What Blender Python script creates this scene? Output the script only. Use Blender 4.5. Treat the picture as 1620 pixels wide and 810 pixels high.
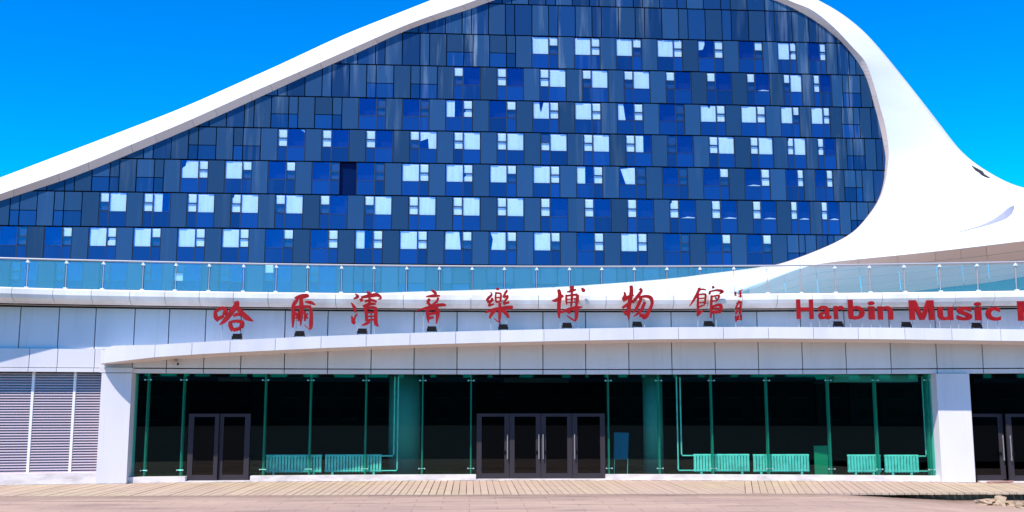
import bpy, bmesh, math, random
from mathutils import Vector
from mathutils.bvhtree import BVHTree
R = math.radians
random.seed(7)
for o in list(bpy.data.objects):
    bpy.data.objects.remove(o)
scene = bpy.context.scene
col = scene.collection

# ------------------------------------------------------------------ camera
F_PX, PITCH, YAW = 1640.0, R(8.15), R(2.3)
CAM = Vector((0.0, -41.0, 2.9))
cd = bpy.data.cameras.new('camera')
cam = bpy.data.objects.new('camera', cd); col.objects.link(cam)
cd.sensor_width = 36.0; cd.lens = 36.0 * F_PX / 1620.0
cd.clip_start = 0.5; cd.clip_end = 6000
cam.location = CAM; cam.rotation_euler = (math.pi/2 + PITCH, 0, -YAW)
scene.camera = cam
FWD = Vector((math.sin(YAW)*math.cos(PITCH), math.cos(YAW)*math.cos(PITCH), math.sin(PITCH)))
RGT = Vector((math.cos(YAW), -math.sin(YAW), 0))
UPV = RGT.cross(FWD)

# ------------------------------------------------------------------ sky and sun
SUN_EL, SUN_AZ = R(54.3), R(35)            # azimuth: to the left of the viewer's back
world = bpy.data.worlds.new('World'); scene.world = world; world.use_nodes = True
wt = world.node_tree; wt.nodes.clear()
sky = wt.nodes.new('ShaderNodeTexSky'); sky.sky_type = 'NISHITA'; sky.sun_disc = False
sky.sun_elevation = SUN_EL; sky.sun_rotation = math.pi + SUN_AZ
sky.altitude = 1500; sky.air_density = 1.2; sky.dust_density = 0.1; sky.ozone_density = 3.0
hsv = wt.nodes.new('ShaderNodeHueSaturation'); hsv.inputs['Saturation'].default_value = 1.25
bg = wt.nodes.new('ShaderNodeBackground'); bg.inputs['Strength'].default_value = 0.15
wo = wt.nodes.new('ShaderNodeOutputWorld')
wt.links.new(sky.outputs[0], hsv.inputs['Color']); 
tint = wt.nodes.new('ShaderNodeMix'); tint.data_type = 'RGBA'; tint.blend_type = 'MULTIPLY'; tint.inputs[0].default_value = 1.0
tint.inputs[7].default_value = (0.0, 0.60, 0.80, 1)      # the photograph's saturated blue white balance, the same over the whole sky
gam = wt.nodes.new('ShaderNodeGamma'); gam.inputs[1].default_value = 1.3
wt.links.new(hsv.outputs[0], gam.inputs[0]); wt.links.new(gam.outputs[0], tint.inputs[6]); wt.links.new(tint.outputs[2], bg.inputs['Color'])
wt.links.new(bg.outputs[0], wo.inputs[0])
sl = bpy.data.lights.new('sun', 'SUN'); sl.energy = 5.0; sl.angle = R(0.5); sl.color = (1.0, 0.87, 0.74)
so = bpy.data.objects.new('sun', sl); col.objects.link(so)
SDIR = Vector((-math.sin(SUN_AZ)*math.cos(SUN_EL), -math.cos(SUN_AZ)*math.cos(SUN_EL), math.sin(SUN_EL)))
so.rotation_euler = SDIR.to_track_quat('Z', 'Y').to_euler(); so.location = (-30, -60, 60)
vs = scene.view_settings
vs.view_transform = 'Standard'; vs.look = 'None'; vs.exposure = 0.38; vs.gamma = 1.0; vs.use_curve_mapping = False
scene.render.engine = 'CYCLES'
scene.cycles.max_bounces = 8; scene.cycles.transparent_max_bounces = 16
scene.render.resolution_x = 1024; scene.render.resolution_y = 512

# ------------------------------------------------------------------ projection helpers
def ray(px, py):
    return FWD + RGT*((px-810.0)/F_PX) + UPV*((405.0-py)/F_PX)
CURVE, XC = 2.0, 0.5
def W(X):                                 # the entrance block is gently concave in plan
    return -CURVE*((X-XC)/20.0)**2
def at(px, py, off=0.0):                  # on the entrance block's curved wall, off metres from it
    d = ray(px, py); Y = off
    for _ in range(30):
        t = (Y-CAM.y)/d.y; p = CAM + d*t
        Y = W(p.x) + off
    return p
def Xat(px, py, off=0.0): return at(px, py, off).x
def Zat(px, py, off=0.0): return at(px, py, off).z
def ground_at(px, py, z=0.0):
    d = ray(px, py); return CAM + d*((z-CAM.z)/d.z)
TW_A = R(1.6); TW_O = Vector((0, 47.0, 0))
TW_U = Vector((math.cos(TW_A), math.sin(TW_A), 0)); TW_N = Vector((math.sin(TW_A), -math.cos(TW_A), 0))  # N toward the viewer
def tower_at(px, py, fwd=0.0):
    d = ray(px, py); o = TW_O + TW_N*fwd
    return CAM + d*((o-CAM).dot(TW_N)/d.dot(TW_N))
def tw_uv(px, py):
    p = tower_at(px, py); return (p-TW_O).dot(TW_U), p.z
def tw_p(u, z, fwd=0.0):
    p = TW_O + TW_U*u + TW_N*fwd; return Vector((p.x, p.y, z))

# ------------------------------------------------------------------ materials
def newmat(name):
    m = bpy.data.materials.new(name); m.use_nodes = True
    return m, m.node_tree, m.node_tree.nodes['Principled BSDF']
def N(nt, t, **kw):
    n = nt.nodes.new(t)
    for k, v in kw.items(): setattr(n, k, v)
    return n
def ramp(nt, fac, stops):
    r = N(nt, 'ShaderNodeValToRGB'); el = r.color_ramp.elements
    el[0].position, el[0].color = stops[0][0], (*stops[0][1], 1)
    el[1].position, el[1].color = stops[-1][0], (*stops[-1][1], 1)
    for p, c in stops[1:-1]:
        e = el.new(p); e.color = (*c, 1)
    nt.links.new(fac, r.inputs[0]); return r
def noise(nt, scale=(1,1,1), detail=4.0, sc=1.0, rough=0.55):
    g = N(nt, 'ShaderNodeNewGeometry'); mp = N(nt, 'ShaderNodeMapping'); mp.inputs['Scale'].default_value = scale
    nt.links.new(g.outputs['Position'], mp.inputs[0])
    n = N(nt, 'ShaderNodeTexNoise'); n.inputs['Scale'].default_value = sc; n.inputs['Detail'].default_value = detail
    n.inputs['Roughness'].default_value = rough
    nt.links.new(mp.outputs[0], n.inputs['Vector']); return n
def mixc(nt, a, b, fac, mode='MIX'):
    m = N(nt, 'ShaderNodeMix', data_type='RGBA', blend_type=mode)
    for s, v in ((6, a), (7, b)):
        if isinstance(v, tuple): m.inputs[s].default_value = (*v, 1)
        else: nt.links.new(v, m.inputs[s])
    if isinstance(fac, (int, float)): m.inputs[0].default_value = fac
    else: nt.links.new(fac, m.inputs[0])
    return m.outputs[2]
def objvar(nt, color, amt):               # each piece slightly different
    oi = N(nt, 'ShaderNodeObjectInfo'); mr = N(nt, 'ShaderNodeMapRange')
    mr.inputs[3].default_value = 1-amt; mr.inputs[4].default_value = 1+amt
    nt.links.new(oi.outputs['Random'], mr.inputs[0])
    h = N(nt, 'ShaderNodeHueSaturation'); nt.links.new(mr.outputs[0], h.inputs['Value'])
    if isinstance(color, tuple): h.inputs['Color'].default_value = (*color, 1)
    else: nt.links.new(color, h.inputs['Color'])
    return h.outputs[0]
def bump(nt, b, src, strength, dist=0.02):
    bn = N(nt, 'ShaderNodeBump'); bn.inputs['Strength'].default_value = strength; bn.inputs['Distance'].default_value = dist
    nt.links.new(src, bn.inputs['Height']); nt.links.new(bn.outputs[0], b.inputs['Normal'])
def plain(name, c, rough=0.5, metal=0.0, spec=0.5, var=0.0, dirt=None):
    m, nt, b = newmat(name)
    src = c
    if dirt:
        n = noise(nt, dirt[1], 5, dirt[2])
        r = ramp(nt, n.outputs[0], [(0.42, (0,0,0)), (0.72, (1,1,1))])
        src = mixc(nt, c, dirt[0], r.outputs[0])
    if name == 'white_aluminium_panel':
        n5 = noise(nt, (7, 7, 0.35), 4, 1.0, 0.6)
        src = mixc(nt, src, (0.47, 0.45, 0.44), ramp(nt, n5.outputs[0], [(0.60,(0,0,0)),(0.80,(0.5,0.5,0.5))]).outputs[0])
    if var: src = objvar(nt, src, var)
    if isinstance(src, tuple): b.inputs['Base Color'].default_value = (*src, 1)
    else: nt.links.new(src, b.inputs['Base Color'])
    b.inputs['Roughness'].default_value = rough; b.inputs['Metallic'].default_value = metal
    b.inputs['Specular IOR Level'].default_value = spec
    return m
def glass(name, tint, refl, rcol=(1,1,1), rough=0.02, haze=0.0, hcol=(0.8,0.9,0.9)):
    m = bpy.data.materials.new(name); m.use_nodes = True; nt = m.node_tree; nt.nodes.clear()
    out = N(nt, 'ShaderNodeOutputMaterial'); t = N(nt, 'ShaderNodeBsdfTransparent'); t.inputs[0].default_value = (*tint, 1)
    g = N(nt, 'ShaderNodeBsdfGlossy'); g.inputs[0].default_value = (*rcol, 1); g.inputs['Roughness'].default_value = rough
    mx = N(nt, 'ShaderNodeMixShader'); mx.inputs[0].default_value = refl
    nt.links.new(t.outputs[0], mx.inputs[1]); nt.links.new(g.outputs[0], mx.inputs[2]); last = mx
    if haze:
        d = N(nt, 'ShaderNodeBsdfDiffuse'); d.inputs[0].default_value = (*hcol, 1)
        tr = N(nt, 'ShaderNodeBsdfTranslucent'); tr.inputs[0].default_value = (*hcol, 1)
        ad = N(nt, 'ShaderNodeMixShader'); nt.links.new(d.outputs[0], ad.inputs[1]); nt.links.new(tr.outputs[0], ad.inputs[2])
        m2 = N(nt, 'ShaderNodeMixShader'); m2.inputs[0].default_value = haze
        nt.links.new(mx.outputs[0], m2.inputs[1]); nt.links.new(ad.outputs[0], m2.inputs[2]); last = m2
    nt.links.new(last.outputs[0], out.inputs[0]); return m

M = {}
M['shell'] = plain('white_shell_paint', (0.82, 0.82, 0.81), 0.45, dirt=((0.74,0.74,0.72), (0.15,0.15,0.5), 0.6))
M['white'] = plain('white_aluminium_panel', (0.655, 0.645, 0.68), 0.42, spec=0.15, var=0.045, dirt=((0.59,0.585,0.61), (1.3,1.3,0.3), 0.9))
M['whiteplain'] = plain('white_powder_coat', (0.78, 0.78, 0.80), 0.4)
M['nosing'] = plain('cream_white_nosing', (0.78, 0.76, 0.72), 0.4, dirt=((0.62,0.60,0.55), (1.5,1.5,0.2), 1.0))
M['reveal'] = plain('pale_reveal_panel', (0.58, 0.48, 0.44), 0.5, var=0.05)
M['soffit'] = plain('pale_soffit_panel', (0.76, 0.67, 0.62), 0.5, var=0.04)
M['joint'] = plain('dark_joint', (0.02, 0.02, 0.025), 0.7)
M['plinth'] = plain('white_stone_plinth', (0.72, 0.68, 0.66), 0.6, dirt=((0.5,0.45,0.42), (1,1,3), 1.5))
M['door'] = plain('grey_door_metal', (0.042, 0.037, 0.044), 0.5, 0.0, spec=0.05)
M['handle'] = plain('dull_door_handle', (0.22, 0.22, 0.23), 0.4, spec=0.3)
M['black'] = plain('black_housing', (0.006, 0.006, 0.008), 0.7, spec=0.05)
M['steel'] = plain('brushed_steel', (0.72, 0.72, 0.74), 0.3, 0.6)
M['railmetal'] = plain('grey_rail_metal', (0.42, 0.43, 0.46), 0.35, 0.2)
M['red'] = plain('red_sign_paint', (0.31, 0.008, 0.010), 0.55, spec=0.15, dirt=((0.24,0.006,0.008), (1,1,1), 3.0))
M['slat'] = plain('pale_louvre_slat', (0.52, 0.44, 0.49), 0.45, var=0.04)
M['radiator'] = plain('white_radiator', (0.62, 0.66, 0.65), 0.5, dirt=((0.42,0.45,0.44), (1,1,1), 4.0))
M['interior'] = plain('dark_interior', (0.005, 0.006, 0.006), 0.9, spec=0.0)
M['intcol'] = plain('interior_column_cladding', (0.22, 0.26, 0.25), 0.6)
M['board'] = plain('blue_notice_board', (0.02, 0.10, 0.22), 0.5)
M['greenpaper'] = plain('green_screen', (0.04, 0.22, 0.12), 0.6)
M['tan'] = plain('reddish_trim_strip', (0.42, 0.22, 0.18), 0.7)
M['stone'] = plain('broken_paving_stone', (0.42, 0.33, 0.22), 0.9, var=0.25, dirt=((0.25,0.17,0.11), (1,1,1), 6))
M['casing'] = plain('grey_camera_housing', (0.55, 0.52, 0.50), 0.4)
M['winback'] = plain('dark_room', (0.006, 0.010, 0.030), 0.9, spec=0.1)
M['navy'] = plain('open_panel_void', (0.002, 0.012, 0.065), 0.9, spec=0.0)
M['frame'] = plain('dark_blue_frame', (0.012, 0.025, 0.06), 0.5)
M['lowwall'] = plain('blue_grey_wall', (0.05, 0.12, 0.18), 0.4)

def tower_panel(name, c, c2, streak, gloss):
    m, nt, b = newmat(name)
    n = noise(nt, (1.6, 1.6, 0.10), 4, 1.0, 0.6)
    r = ramp(nt, n.outputs[0], [(0.50, (0,0,0)), (0.78, (1,1,1))])
    n2 = noise(nt, (0.16, 0.16, 0.05), 2, 1.0)
    r2 = ramp(nt, n2.outputs[0], [(0.45, (0,0,0)), (0.62, (1,1,1))])
    mul = N(nt, 'ShaderNodeMath', operation='MULTIPLY'); nt.links.new(r.outputs[0], mul.inputs[0]); nt.links.new(r2.outputs[0], mul.inputs[1])
    g = N(nt, 'ShaderNodeNewGeometry'); sp = N(nt, 'ShaderNodeSeparateXYZ'); nt.links.new(g.outputs['Position'], sp.inputs[0])
    mr = N(nt, 'ShaderNodeMapRange'); mr.inputs[1].default_value = 20; mr.inputs[2].default_value = 36
    mr.inputs[3].default_value = 0.06; mr.inputs[4].default_value = 1.0; nt.links.new(sp.outputs[2], mr.inputs[0])
    mm = N(nt, 'ShaderNodeMath', operation='MULTIPLY'); nt.links.new(mul.outputs[0], mm.inputs[0]); nt.links.new(mr.outputs[0], mm.inputs[1])
    m3 = N(nt, 'ShaderNodeMath', operation='MULTIPLY'); nt.links.new(mm.outputs[0], m3.inputs[0]); m3.inputs[1].default_value = streak
    v = objvar(nt, c, 0.30)
    nt.links.new(mixc(nt, v, c2, m3.outputs[0]), b.inputs['Base Color'])
    b.inputs['Roughness'].default_value = gloss; b.inputs['Specular IOR Level'].default_value = 0.25
    return m
M['panel'] = tower_panel('grey_blue_panel', (0.013, 0.050, 0.132), (0.30, 0.40, 0.48), 1.0, 0.35)
M['panel2'] = tower_panel('deep_blue_panel', (0.006, 0.036, 0.128), (0.28, 0.38, 0.50), 1.0, 0.3)
M['spandrel'] = tower_panel('bright_blue_spandrel', (0.003, 0.036, 0.185), (0.12, 0.28, 0.55), 0.4, 0.25)
M['spandrel_dull'] = tower_panel('muted_blue_spandrel', (0.004, 0.038, 0.160), (0.28, 0.38, 0.50), 0.8, 0.25)
M['pane'] = glass('blue_window_glass', (0.90, 0.98, 1.0), 0.105, (0.07, 0.40, 1.0), 0.05)
M['casepane'] = glass('pale_casement_glass', (0.88, 0.95, 1.0), 0.07, (0.3, 0.6, 1.0), 0.05)
M['shopglass'] = glass('green_shop_glass', (0.60, 0.95, 0.89), 0.022, (0.9, 1.0, 0.97), 0.01)
M['doorglass'] = glass('smoked_door_glass', (0.42, 0.46, 0.46), 0.022, (1,1,1), 0.01)
M['fin'] = glass('green_glass_fin', (0.30, 0.85, 0.74), 0.03, (0.6,1,0.95), 0.1, 0.5, (0.17, 0.52, 0.44))
M['railglass'] = glass('pale_cyan_railing_glass', (0.95, 0.985, 0.975), 0.075, (0.7,0.95,1.0), 0.02, 0.085, (0.36, 0.62, 0.58))
m, nt, b = newmat('white_curtain'); M['curtain'] = m
n = noise(nt, (5, 5, 0.5), 3, 1.0); 
nt.links.new(mixc(nt, (0.80,0.82,0.82), (0.68,0.72,0.74), ramp(nt, n.outputs[0], [(0.45,(0,0,0)),(0.7,(1,1,1))]).outputs[0]), b.inputs['Base Color'])
b.inputs['Roughness'].default_value = 0.9; bump(nt, b, n.outputs[0], 0.4, 0.05)

m, nt, b = newmat('concrete_forecourt'); M['ground'] = m
n1 = noise(nt, (0.12, 0.5, 1), 6, 1.0, 0.65); n2 = noise(nt, (1, 1, 1), 8, 3.0, 0.7); n3 = noise(nt, (0.30, 2.2, 1), 5, 0.8, 0.6)
base = mixc(nt, (0.50, 0.375, 0.28), (0.41, 0.305, 0.24), ramp(nt, n1.outputs[0], [(0.4,(0,0,0)),(0.62,(1,1,1))]).outputs[0])
base = mixc(nt, base, (0.18, 0.13, 0.12), ramp(nt, n3.outputs[0], [(0.53,(0,0,0)),(0.70,(0.8,0.8,0.8))]).outputs[0])
base = mixc(nt, base, (0.45, 0.36, 0.32), ramp(nt, n2.outputs[0], [(0.55,(0,0,0)),(0.8,(0.5,0.5,0.5))]).outputs[0])
n4 = noise(nt, (1, 1, 1), 3, 9.0, 0.8)
base = mixc(nt, base, (0.22, 0.16, 0.14), ramp(nt, n4.outputs[0], [(0.58,(0,0,0)),(0.72,(0.55,0.55,0.55))]).outputs[0])
gg = N(nt, 'ShaderNodeNewGeometry'); bt = N(nt, 'ShaderNodeTexBrick'); nt.links.new(gg.outputs['Position'], bt.inputs['Vector'])
bt.inputs['Scale'].default_value = 1.0; bt.inputs['Brick Width'].default_value = 1.6; bt.inputs['Row Height'].default_value = 0.8; bt.inputs['Mortar Size'].default_value = 0.02
bt.inputs['Color1'].default_value = (1,1,1,1); bt.inputs['Color2'].default_value = (0.86,0.87,0.88,1); bt.inputs['Mortar'].default_value = (0.62,0.58,0.56,1)
base = mixc(nt, base, bt.outputs[0], 0.7, 'MULTIPLY')
nt.links.new(base, b.inputs['Base Color']); b.inputs['Roughness'].default_value = 0.9; b.inputs['Specular IOR Level'].default_value = 0.2
bump(nt, b, n2.outputs[0], 0.3, 0.03)
m, nt, b = newmat('paving_bed'); M['bed'] = m
n1 = noise(nt, (0.22, 0.3, 1), 4, 1.0, 0.6)
nt.links.new(mixc(nt, (0.03, 0.02, 0.015), (0.30, 0.22, 0.16), ramp(nt, n1.outputs[0], [(0.47,(0,0,0)),(0.60,(1,1,1))]).outputs[0]), b.inputs['Base Color'])
b.inputs['Roughness'].default_value = 0.95; b.inputs['Specular IOR Level'].default_value = 0.0
m, nt, b = newmat('tan_paving'); M['paving'] = m
n1 = noise(nt, (1, 1, 1), 6, 1.2, 0.7); n2 = noise(nt, (0.2, 0.2, 1), 3, 1.0)
base = mixc(nt, (0.52, 0.43, 0.29), (0.43, 0.34, 0.245), ramp(nt, n1.outputs[0], [(0.4,(0,0,0)),(0.65,(1,1,1))]).outputs[0])
base = mixc(nt, base, (0.48, 0.37, 0.29), ramp(nt, n2.outputs[0], [(0.4,(0,0,0)),(0.65,(1,1,1))]).outputs[0])
nt.links.new(objvar(nt, base, 0.05), b.inputs['Base Color']); b.inputs['Roughness'].default_value = 0.85; b.inputs['Specular IOR Level'].default_value = 0.2
bump(nt, b, n1.outputs[0], 0.3, 0.02)

# ------------------------------------------------------------------ object helpers
def mesh_obj(name, verts, faces, mat, parent=None, smooth=False):
    me = bpy.data.meshes.new(name); me.from_pydata([tuple(v) for v in verts], [], faces); me.materials.append(M[mat] if isinstance(mat, str) else mat)
    if smooth: me.polygons.foreach_set('use_smooth', [True]*len(me.polygons))
    o = bpy.data.objects.new(name, me); col.objects.link(o)
    if parent: o.parent = parent
    return o
def empty(name, label, cat, group=None):
    o = bpy.data.objects.new(name, None); col.objects.link(o); tag(o, label, cat, group); o.empty_display_size = 0.2
    return o
def place(root, loc):                     # put a thing's origin at its base while its parts keep their world-space meshes
    loc = Vector(loc); root.location = loc
    for c in root.children: c.location = -loc
def tag(o, label, cat, group=None):
    o['label'] = label; o['category'] = cat
    if group: o['group'] = group
    return o
class MB:
    def __init__(s): s.v = []; s.f = []
    def add(s, verts, faces):
        k = len(s.v); s.v += [Vector(v) for v in verts]; s.f += [tuple(i+k for i in f) for f in faces]; return s
    def box(s, x0, x1, y0, y1, z0, z1):
        return s.add([(x0,y0,z0),(x1,y0,z0),(x1,y1,z0),(x0,y1,z0),(x0,y0,z1),(x1,y0,z1),(x1,y1,z1),(x0,y1,z1)],
                     [(0,3,2,1),(4,5,6,7),(0,1,5,4),(1,2,6,5),(2,3,7,6),(3,0,4,7)])
    def prism(s, front, depth):           # front polygon (3D points) pushed back by the vector depth
        n = len(front); depth = Vector(depth)
        vs_ = [Vector(p) for p in front] + [Vector(p)+depth for p in front]
        return s.add(vs_, [tuple(range(n)), tuple(range(2*n-1, n-1, -1))] + [(i, i+n, (i+1) % n + n, (i+1) % n) for i in range(n)])
    def loft(s, rings, cap=True):
        k = len(rings[0]); vs_ = [p for r in rings for p in r]; fs = []
        for i in range(len(rings)-1):
            for j in range(k):
                a, b_ = i*k+j, i*k+(j+1) % k
                fs.append((a, b_, b_+k, a+k))
        if cap: fs += [tuple(range(k-1, -1, -1)), tuple(range((len(rings)-1)*k, len(rings)*k))]
        return s.add(vs_, fs)
    def tube(s, pts, r, n=8, cap=True):
        pts = [Vector(p) for p in pts]; rings = []
        for i, p in enumerate(pts):
            d = (pts[min(i+1, len(pts)-1)] - pts[max(i-1, 0)]).normalized()
            a = d.cross(Vector((0,0,1)) if abs(d.z) < 0.9 else Vector((1,0,0))).normalized(); b_ = d.cross(a)
            rr = r[i] if isinstance(r, (list, tuple)) else r
            rings.append([p + a*(rr*math.cos(t)) + b_*(rr*math.sin(t)) for t in [2*math.pi*q/n for q in range(n)]])
        return s.loft(rings, cap)
    def build(s, name, mat, parent=None, smooth=False): return mesh_obj(name, s.v, s.f, mat, parent, smooth)
def fval(f, X): return f(X) if callable(f) else f
def curve_band(mb, X0, X1, off_f, off_b, z0, z1, n=None):   # solid that follows the block's plan curve
    n = n or max(1, int(abs(X1-X0)/1.2)); rings = []
    for i in range(n+1):
        X = X0 + (X1-X0)*i/n; yf = W(X)+fval(off_f, X); yb = W(X)+fval(off_b, X); a, b_ = fval(z0, X), fval(z1, X)
        rings.append([Vector((X,yf,a)), Vector((X,yf,b_)), Vector((X,yb,b_)), Vector((X,yb,a))])
    return mb.loft(rings)
def band(name, mat, parent, *a, **k): return curve_band(MB(), *a, **k).build(name, mat, parent)
def interp(tab, x):
    if x <= tab[0][0]: return tab[0][1]
    for (a, b_), (c, d) in zip(tab, tab[1:]):
        if x <= c: return b_ + (d-b_)*(x-a)/(c-a)
    return tab[-1][1]

# ================================================================== GROUND
def ground_z(X, Y):
    s = max(0.0, min(1.0, (X-11.0)/5.5)); s = s*s*(3-2*s)
    t = max(0.0, min(1.0, (-4.0-Y)/3.0))
    return (-0.30 if Y > PAVE_Y+0.35 else -0.012) - 0.34*s*t
PAVE_Y = ground_at(800, 782, 0).y        # front edge of the paved strip
gx = [-3000,-800,-200,-80,-40]+[-30+2*i for i in range(31)]+[40,80,200,800,3000]
gy = sorted([-3000,-800,-200,-90,-60]+[-50+2*i for i in range(26)]+[4,20,70,200,800,4000, PAVE_Y+0.30, PAVE_Y+0.40])
gv = [(x, y, ground_z(x, y)) for y in gy for x in gx]; k = len(gx)
ground = mesh_obj('ground', gv, [(j*k+i, j*k+i+1, (j+1)*k+i+1, (j+1)*k+i) for j in range(len(gy)-1) for i in range(k-1)], 'ground', None, True)
ground['kind'] = 'structure'; ground['label'] = 'pinkish worn concrete forecourt'
def clip_half(poly, p, nrm):             # keep the side where (q-p).n >= 0, 2D
    out = []
    for i in range(len(poly)):
        a, b_ = poly[i], poly[(i+1) % len(poly)]
        da = (a[0]-p[0])*nrm[0]+(a[1]-p[1])*nrm[1]; db = (b_[0]-p[0])*nrm[0]+(b_[1]-p[1])*nrm[1]
        if da >= 0: out.append(a)
        if (da >= 0) != (db >= 0):
            t = da/(da-db); out.append((a[0]+(b_[0]-a[0])*t, a[1]+(b_[1]-a[1])*t))
    return out
mb = MB()
yb_, yf_ = 1.5, PAVE_Y+0.02
mb.box(-34, 30, yf_+0.55, yb_, -0.6, -0.024)
pavement = mb.build('pavement', 'bed', None); pavement['kind'] = 'structure'; pavement['label'] = 'tan paved strip along the entrance front'
S0 = ground_at(1178, 762, 0); S1 = ground_at(1178, 782, 0)
sd = ((S1.x-S0.x), (S1.y-S0.y)); sn = (-sd[1], sd[0])          # normal pointing to +X side
if sn[0] < 0: sn = (-sn[0], -sn[1])
front_y = lambda X: PAVE_Y + 0.0*X
def strips(angle, side, count_from, count_to, pitch):
    ca, sa = math.cos(angle), math.sin(angle)
    for i in range(count_from, count_to):
        j0, j1 = random.uniform(-.003,.003), random.uniform(-.003,.003)
        w0, w1 = i*pitch+0.012+j0, (i+1)*pitch-0.012+j1
        # a strip runs along (sa, ca); its cross direction is (ca, -sa)
        quad = [(S0.x+ca*w+sa*l, S0.y-sa*w+ca*l) for (w, l) in ((w0,-14),(w1,-14),(w1,8),(w0,8))]
        quad = clip_half(quad, (0, PAVE_Y), (0, 1)); quad = clip_half(quad, (0, 1.2), (0, -1)) if len(quad) > 2 else quad
        if len(quad) > 2: quad = clip_half(quad, (S0.x, S0.y), (sn[0]*side, sn[1]*side))
        if len(quad) > 2: quad = clip_half(quad, (-26, 0), (1, 0))
        if len(quad) > 2: quad = clip_half(quad, (24, 0), (-1, 0))
        if len(quad) < 3: continue
        z = random.uniform(-0.006, 0.006)
        MB().prism([(x, y, z) for x, y in quad], (0, 0, -0.06)).build('paving_strip', 'paving', pavement)
strips(0.0, -1, -150, 40, 0.245)
strips(R(14.5), 1, -40, 70, 0.245)

M['asphalt'] = plain('road_asphalt', (0.05, 0.05, 0.052), 0.9, spec=0.2, dirt=((0.07,0.07,0.07), (1,1,1), 0.8))  # road out of view, added dark to cut light bounced onto the walls
rv = [(x, y, -0.008) for y in (-900, -16.0) for x in (-900, 900)]
road = mesh_obj('road', rv, [(0, 1, 3, 2)], 'asphalt', None); road['kind'] = 'structure'; road['label'] = 'unseen dark asphalt road added in front of the forecourt to cut bounced light'
def added_facing_building(x0, x1, h, floors, nw, lab, mat):  # unseen buildings added to darken the glass reflections and block low sky
    root = empty('added_facing_building', lab, 'building', 'added unseen buildings across the road')
    y = -112.0
    MB().box(x0, x1, y-14, y, -0.1, h).build('wall', mat, root)
    MB().box(x0-0.3, x1+0.3, y-14.3, y+0.4, h, h+0.7).build('parapet', 'facetrim', root)
    rnd = random.Random(int(x0*10)); x = x0+2
    while x < x1-4:
        w_ = rnd.uniform(1.0, 4.5); MB().box(x, x+w_, y-8, y-3, h+0.6, h+0.7+rnd.uniform(0.4, 1.8)).build('skyline_box', 'facewall2', root); x += w_+rnd.uniform(0.3, 3.0)  # uneven boxes added to break up the mirrored skyline
    fh = h/floors; pw = (x1-x0)/nw
    for f in range(floors):
        for i in range(nw):
            xa = x0+pw*(i+0.25); za = f*fh+fh*0.3
            w_ = MB().box(xa, xa+pw*0.5, y+0.02, y+0.14, za, za+fh*0.5).build('window', 'faceglass', root)
            MB().box(xa-0.1, xa+pw*0.5+0.1, y+0.01, y+0.25, za-0.15, za-0.01).build('sill', 'facetrim', w_)
    place(root, ((x0+x1)/2, y, 0))
M['facewall'] = plain('grey_brown_render', (0.16, 0.14, 0.12), 0.9); M['facewall2'] = plain('dull_red_brick', (0.14, 0.07, 0.055), 0.9)
M['facetrim'] = plain('pale_trim', (0.35, 0.34, 0.32), 0.8); M['faceglass'] = plain('dark_window_glass', (0.02, 0.03, 0.04), 0.15)
added_facing_building(-95, -36.3, 6.6, 2, 14, 'long grey building added out of view across the road, mirrored darkly in the left panes', 'facewall')
added_facing_building(-36, 22, 6.1, 2, 14, 'brick building added out of view across the road, mirrored darkly in the middle panes', 'facewall2')
added_facing_building(22.3, 95, 5.7, 2, 17, 'long low building added out of view across the road, mirrored darkly in the right panes', 'facewall')
# ================================================================== ENTRANCE BLOCK
pod = empty('entrance_building', 'low white museum entrance block with glazed front, curved canopy and panelled fascia', 'building')
Z_GB = Zat(850, 750, 0); Z_GT = Zat(850, 592, 0)
XL, XR = -30.0, 30.0
Z_DECK = Zat(810, 465, -1.15)
Z_WALLTOP = Zat(810, 494, -0.2)
# core mass behind the panels, roof and interior
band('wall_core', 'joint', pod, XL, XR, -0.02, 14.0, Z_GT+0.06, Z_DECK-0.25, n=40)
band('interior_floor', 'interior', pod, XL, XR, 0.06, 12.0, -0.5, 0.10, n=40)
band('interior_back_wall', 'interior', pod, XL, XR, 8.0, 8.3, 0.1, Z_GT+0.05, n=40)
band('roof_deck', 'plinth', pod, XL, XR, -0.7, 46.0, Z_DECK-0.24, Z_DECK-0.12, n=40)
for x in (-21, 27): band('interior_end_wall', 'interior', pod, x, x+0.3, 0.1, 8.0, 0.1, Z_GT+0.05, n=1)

# band of panels under the canopy
CAN_TOP = [(165,553),(178,547),(246,545.5),(320,541),(367,538),(500,532),(620,527.6),(760,523.3),(900,520),(1050,517.6),(1210,517),(1400,518.2),(1620,521),(1800,525)]
CAN_BOT = [(160,575),(178,573),(246,565),(320,560),(367,557.5),(500,551),(620,546.5),(760,542.3),(900,539),(1050,536.4),(1210,535.3),(1400,536.5),(1620,539.5),(1800,543)]
X_TIP = Xat(160, 575, -0.55); X_FULL = Xat(330, 555, -2.0)
def can_depth(X):
    if X >= X_FULL: return 2.2
    if X <= X_TIP: return 0.55
    s = (X_FULL-X)/(X_FULL-X_TIP)
    return 0.55 + 1.65*math.sqrt(max(0, 1-s*s))
def px_tab(tab):
    out = []
    for px, py in tab:
        off = -2.2
        for _ in range(4): off = -can_depth(Xat(px, py, off))
        p = at(px, py, off); out.append((p.x, p.z))
    return out
ZT_TAB, ZB_TAB = px_tab(CAN_TOP), px_tab(CAN_BOT)
can_zt = lambda X: interp(ZT_TAB, X)
can_zb = lambda X: interp(ZB_TAB, X)
B_SEAM = [209.7,263.6,322.5,381,450,518.5,587,655,723,791,859,926.7,995,1063,1131.6,1200,1269.5,1338.7,1409.5,1482,1555,1628,1700]
OFF_B = -0.35
xs = [Xat(p, 570, OFF_B) for p in B_SEAM]
Z_LINE = Zat(850, 584.5, OFF_B)
Z_BB = Zat(850, 592, OFF_B)
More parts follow.
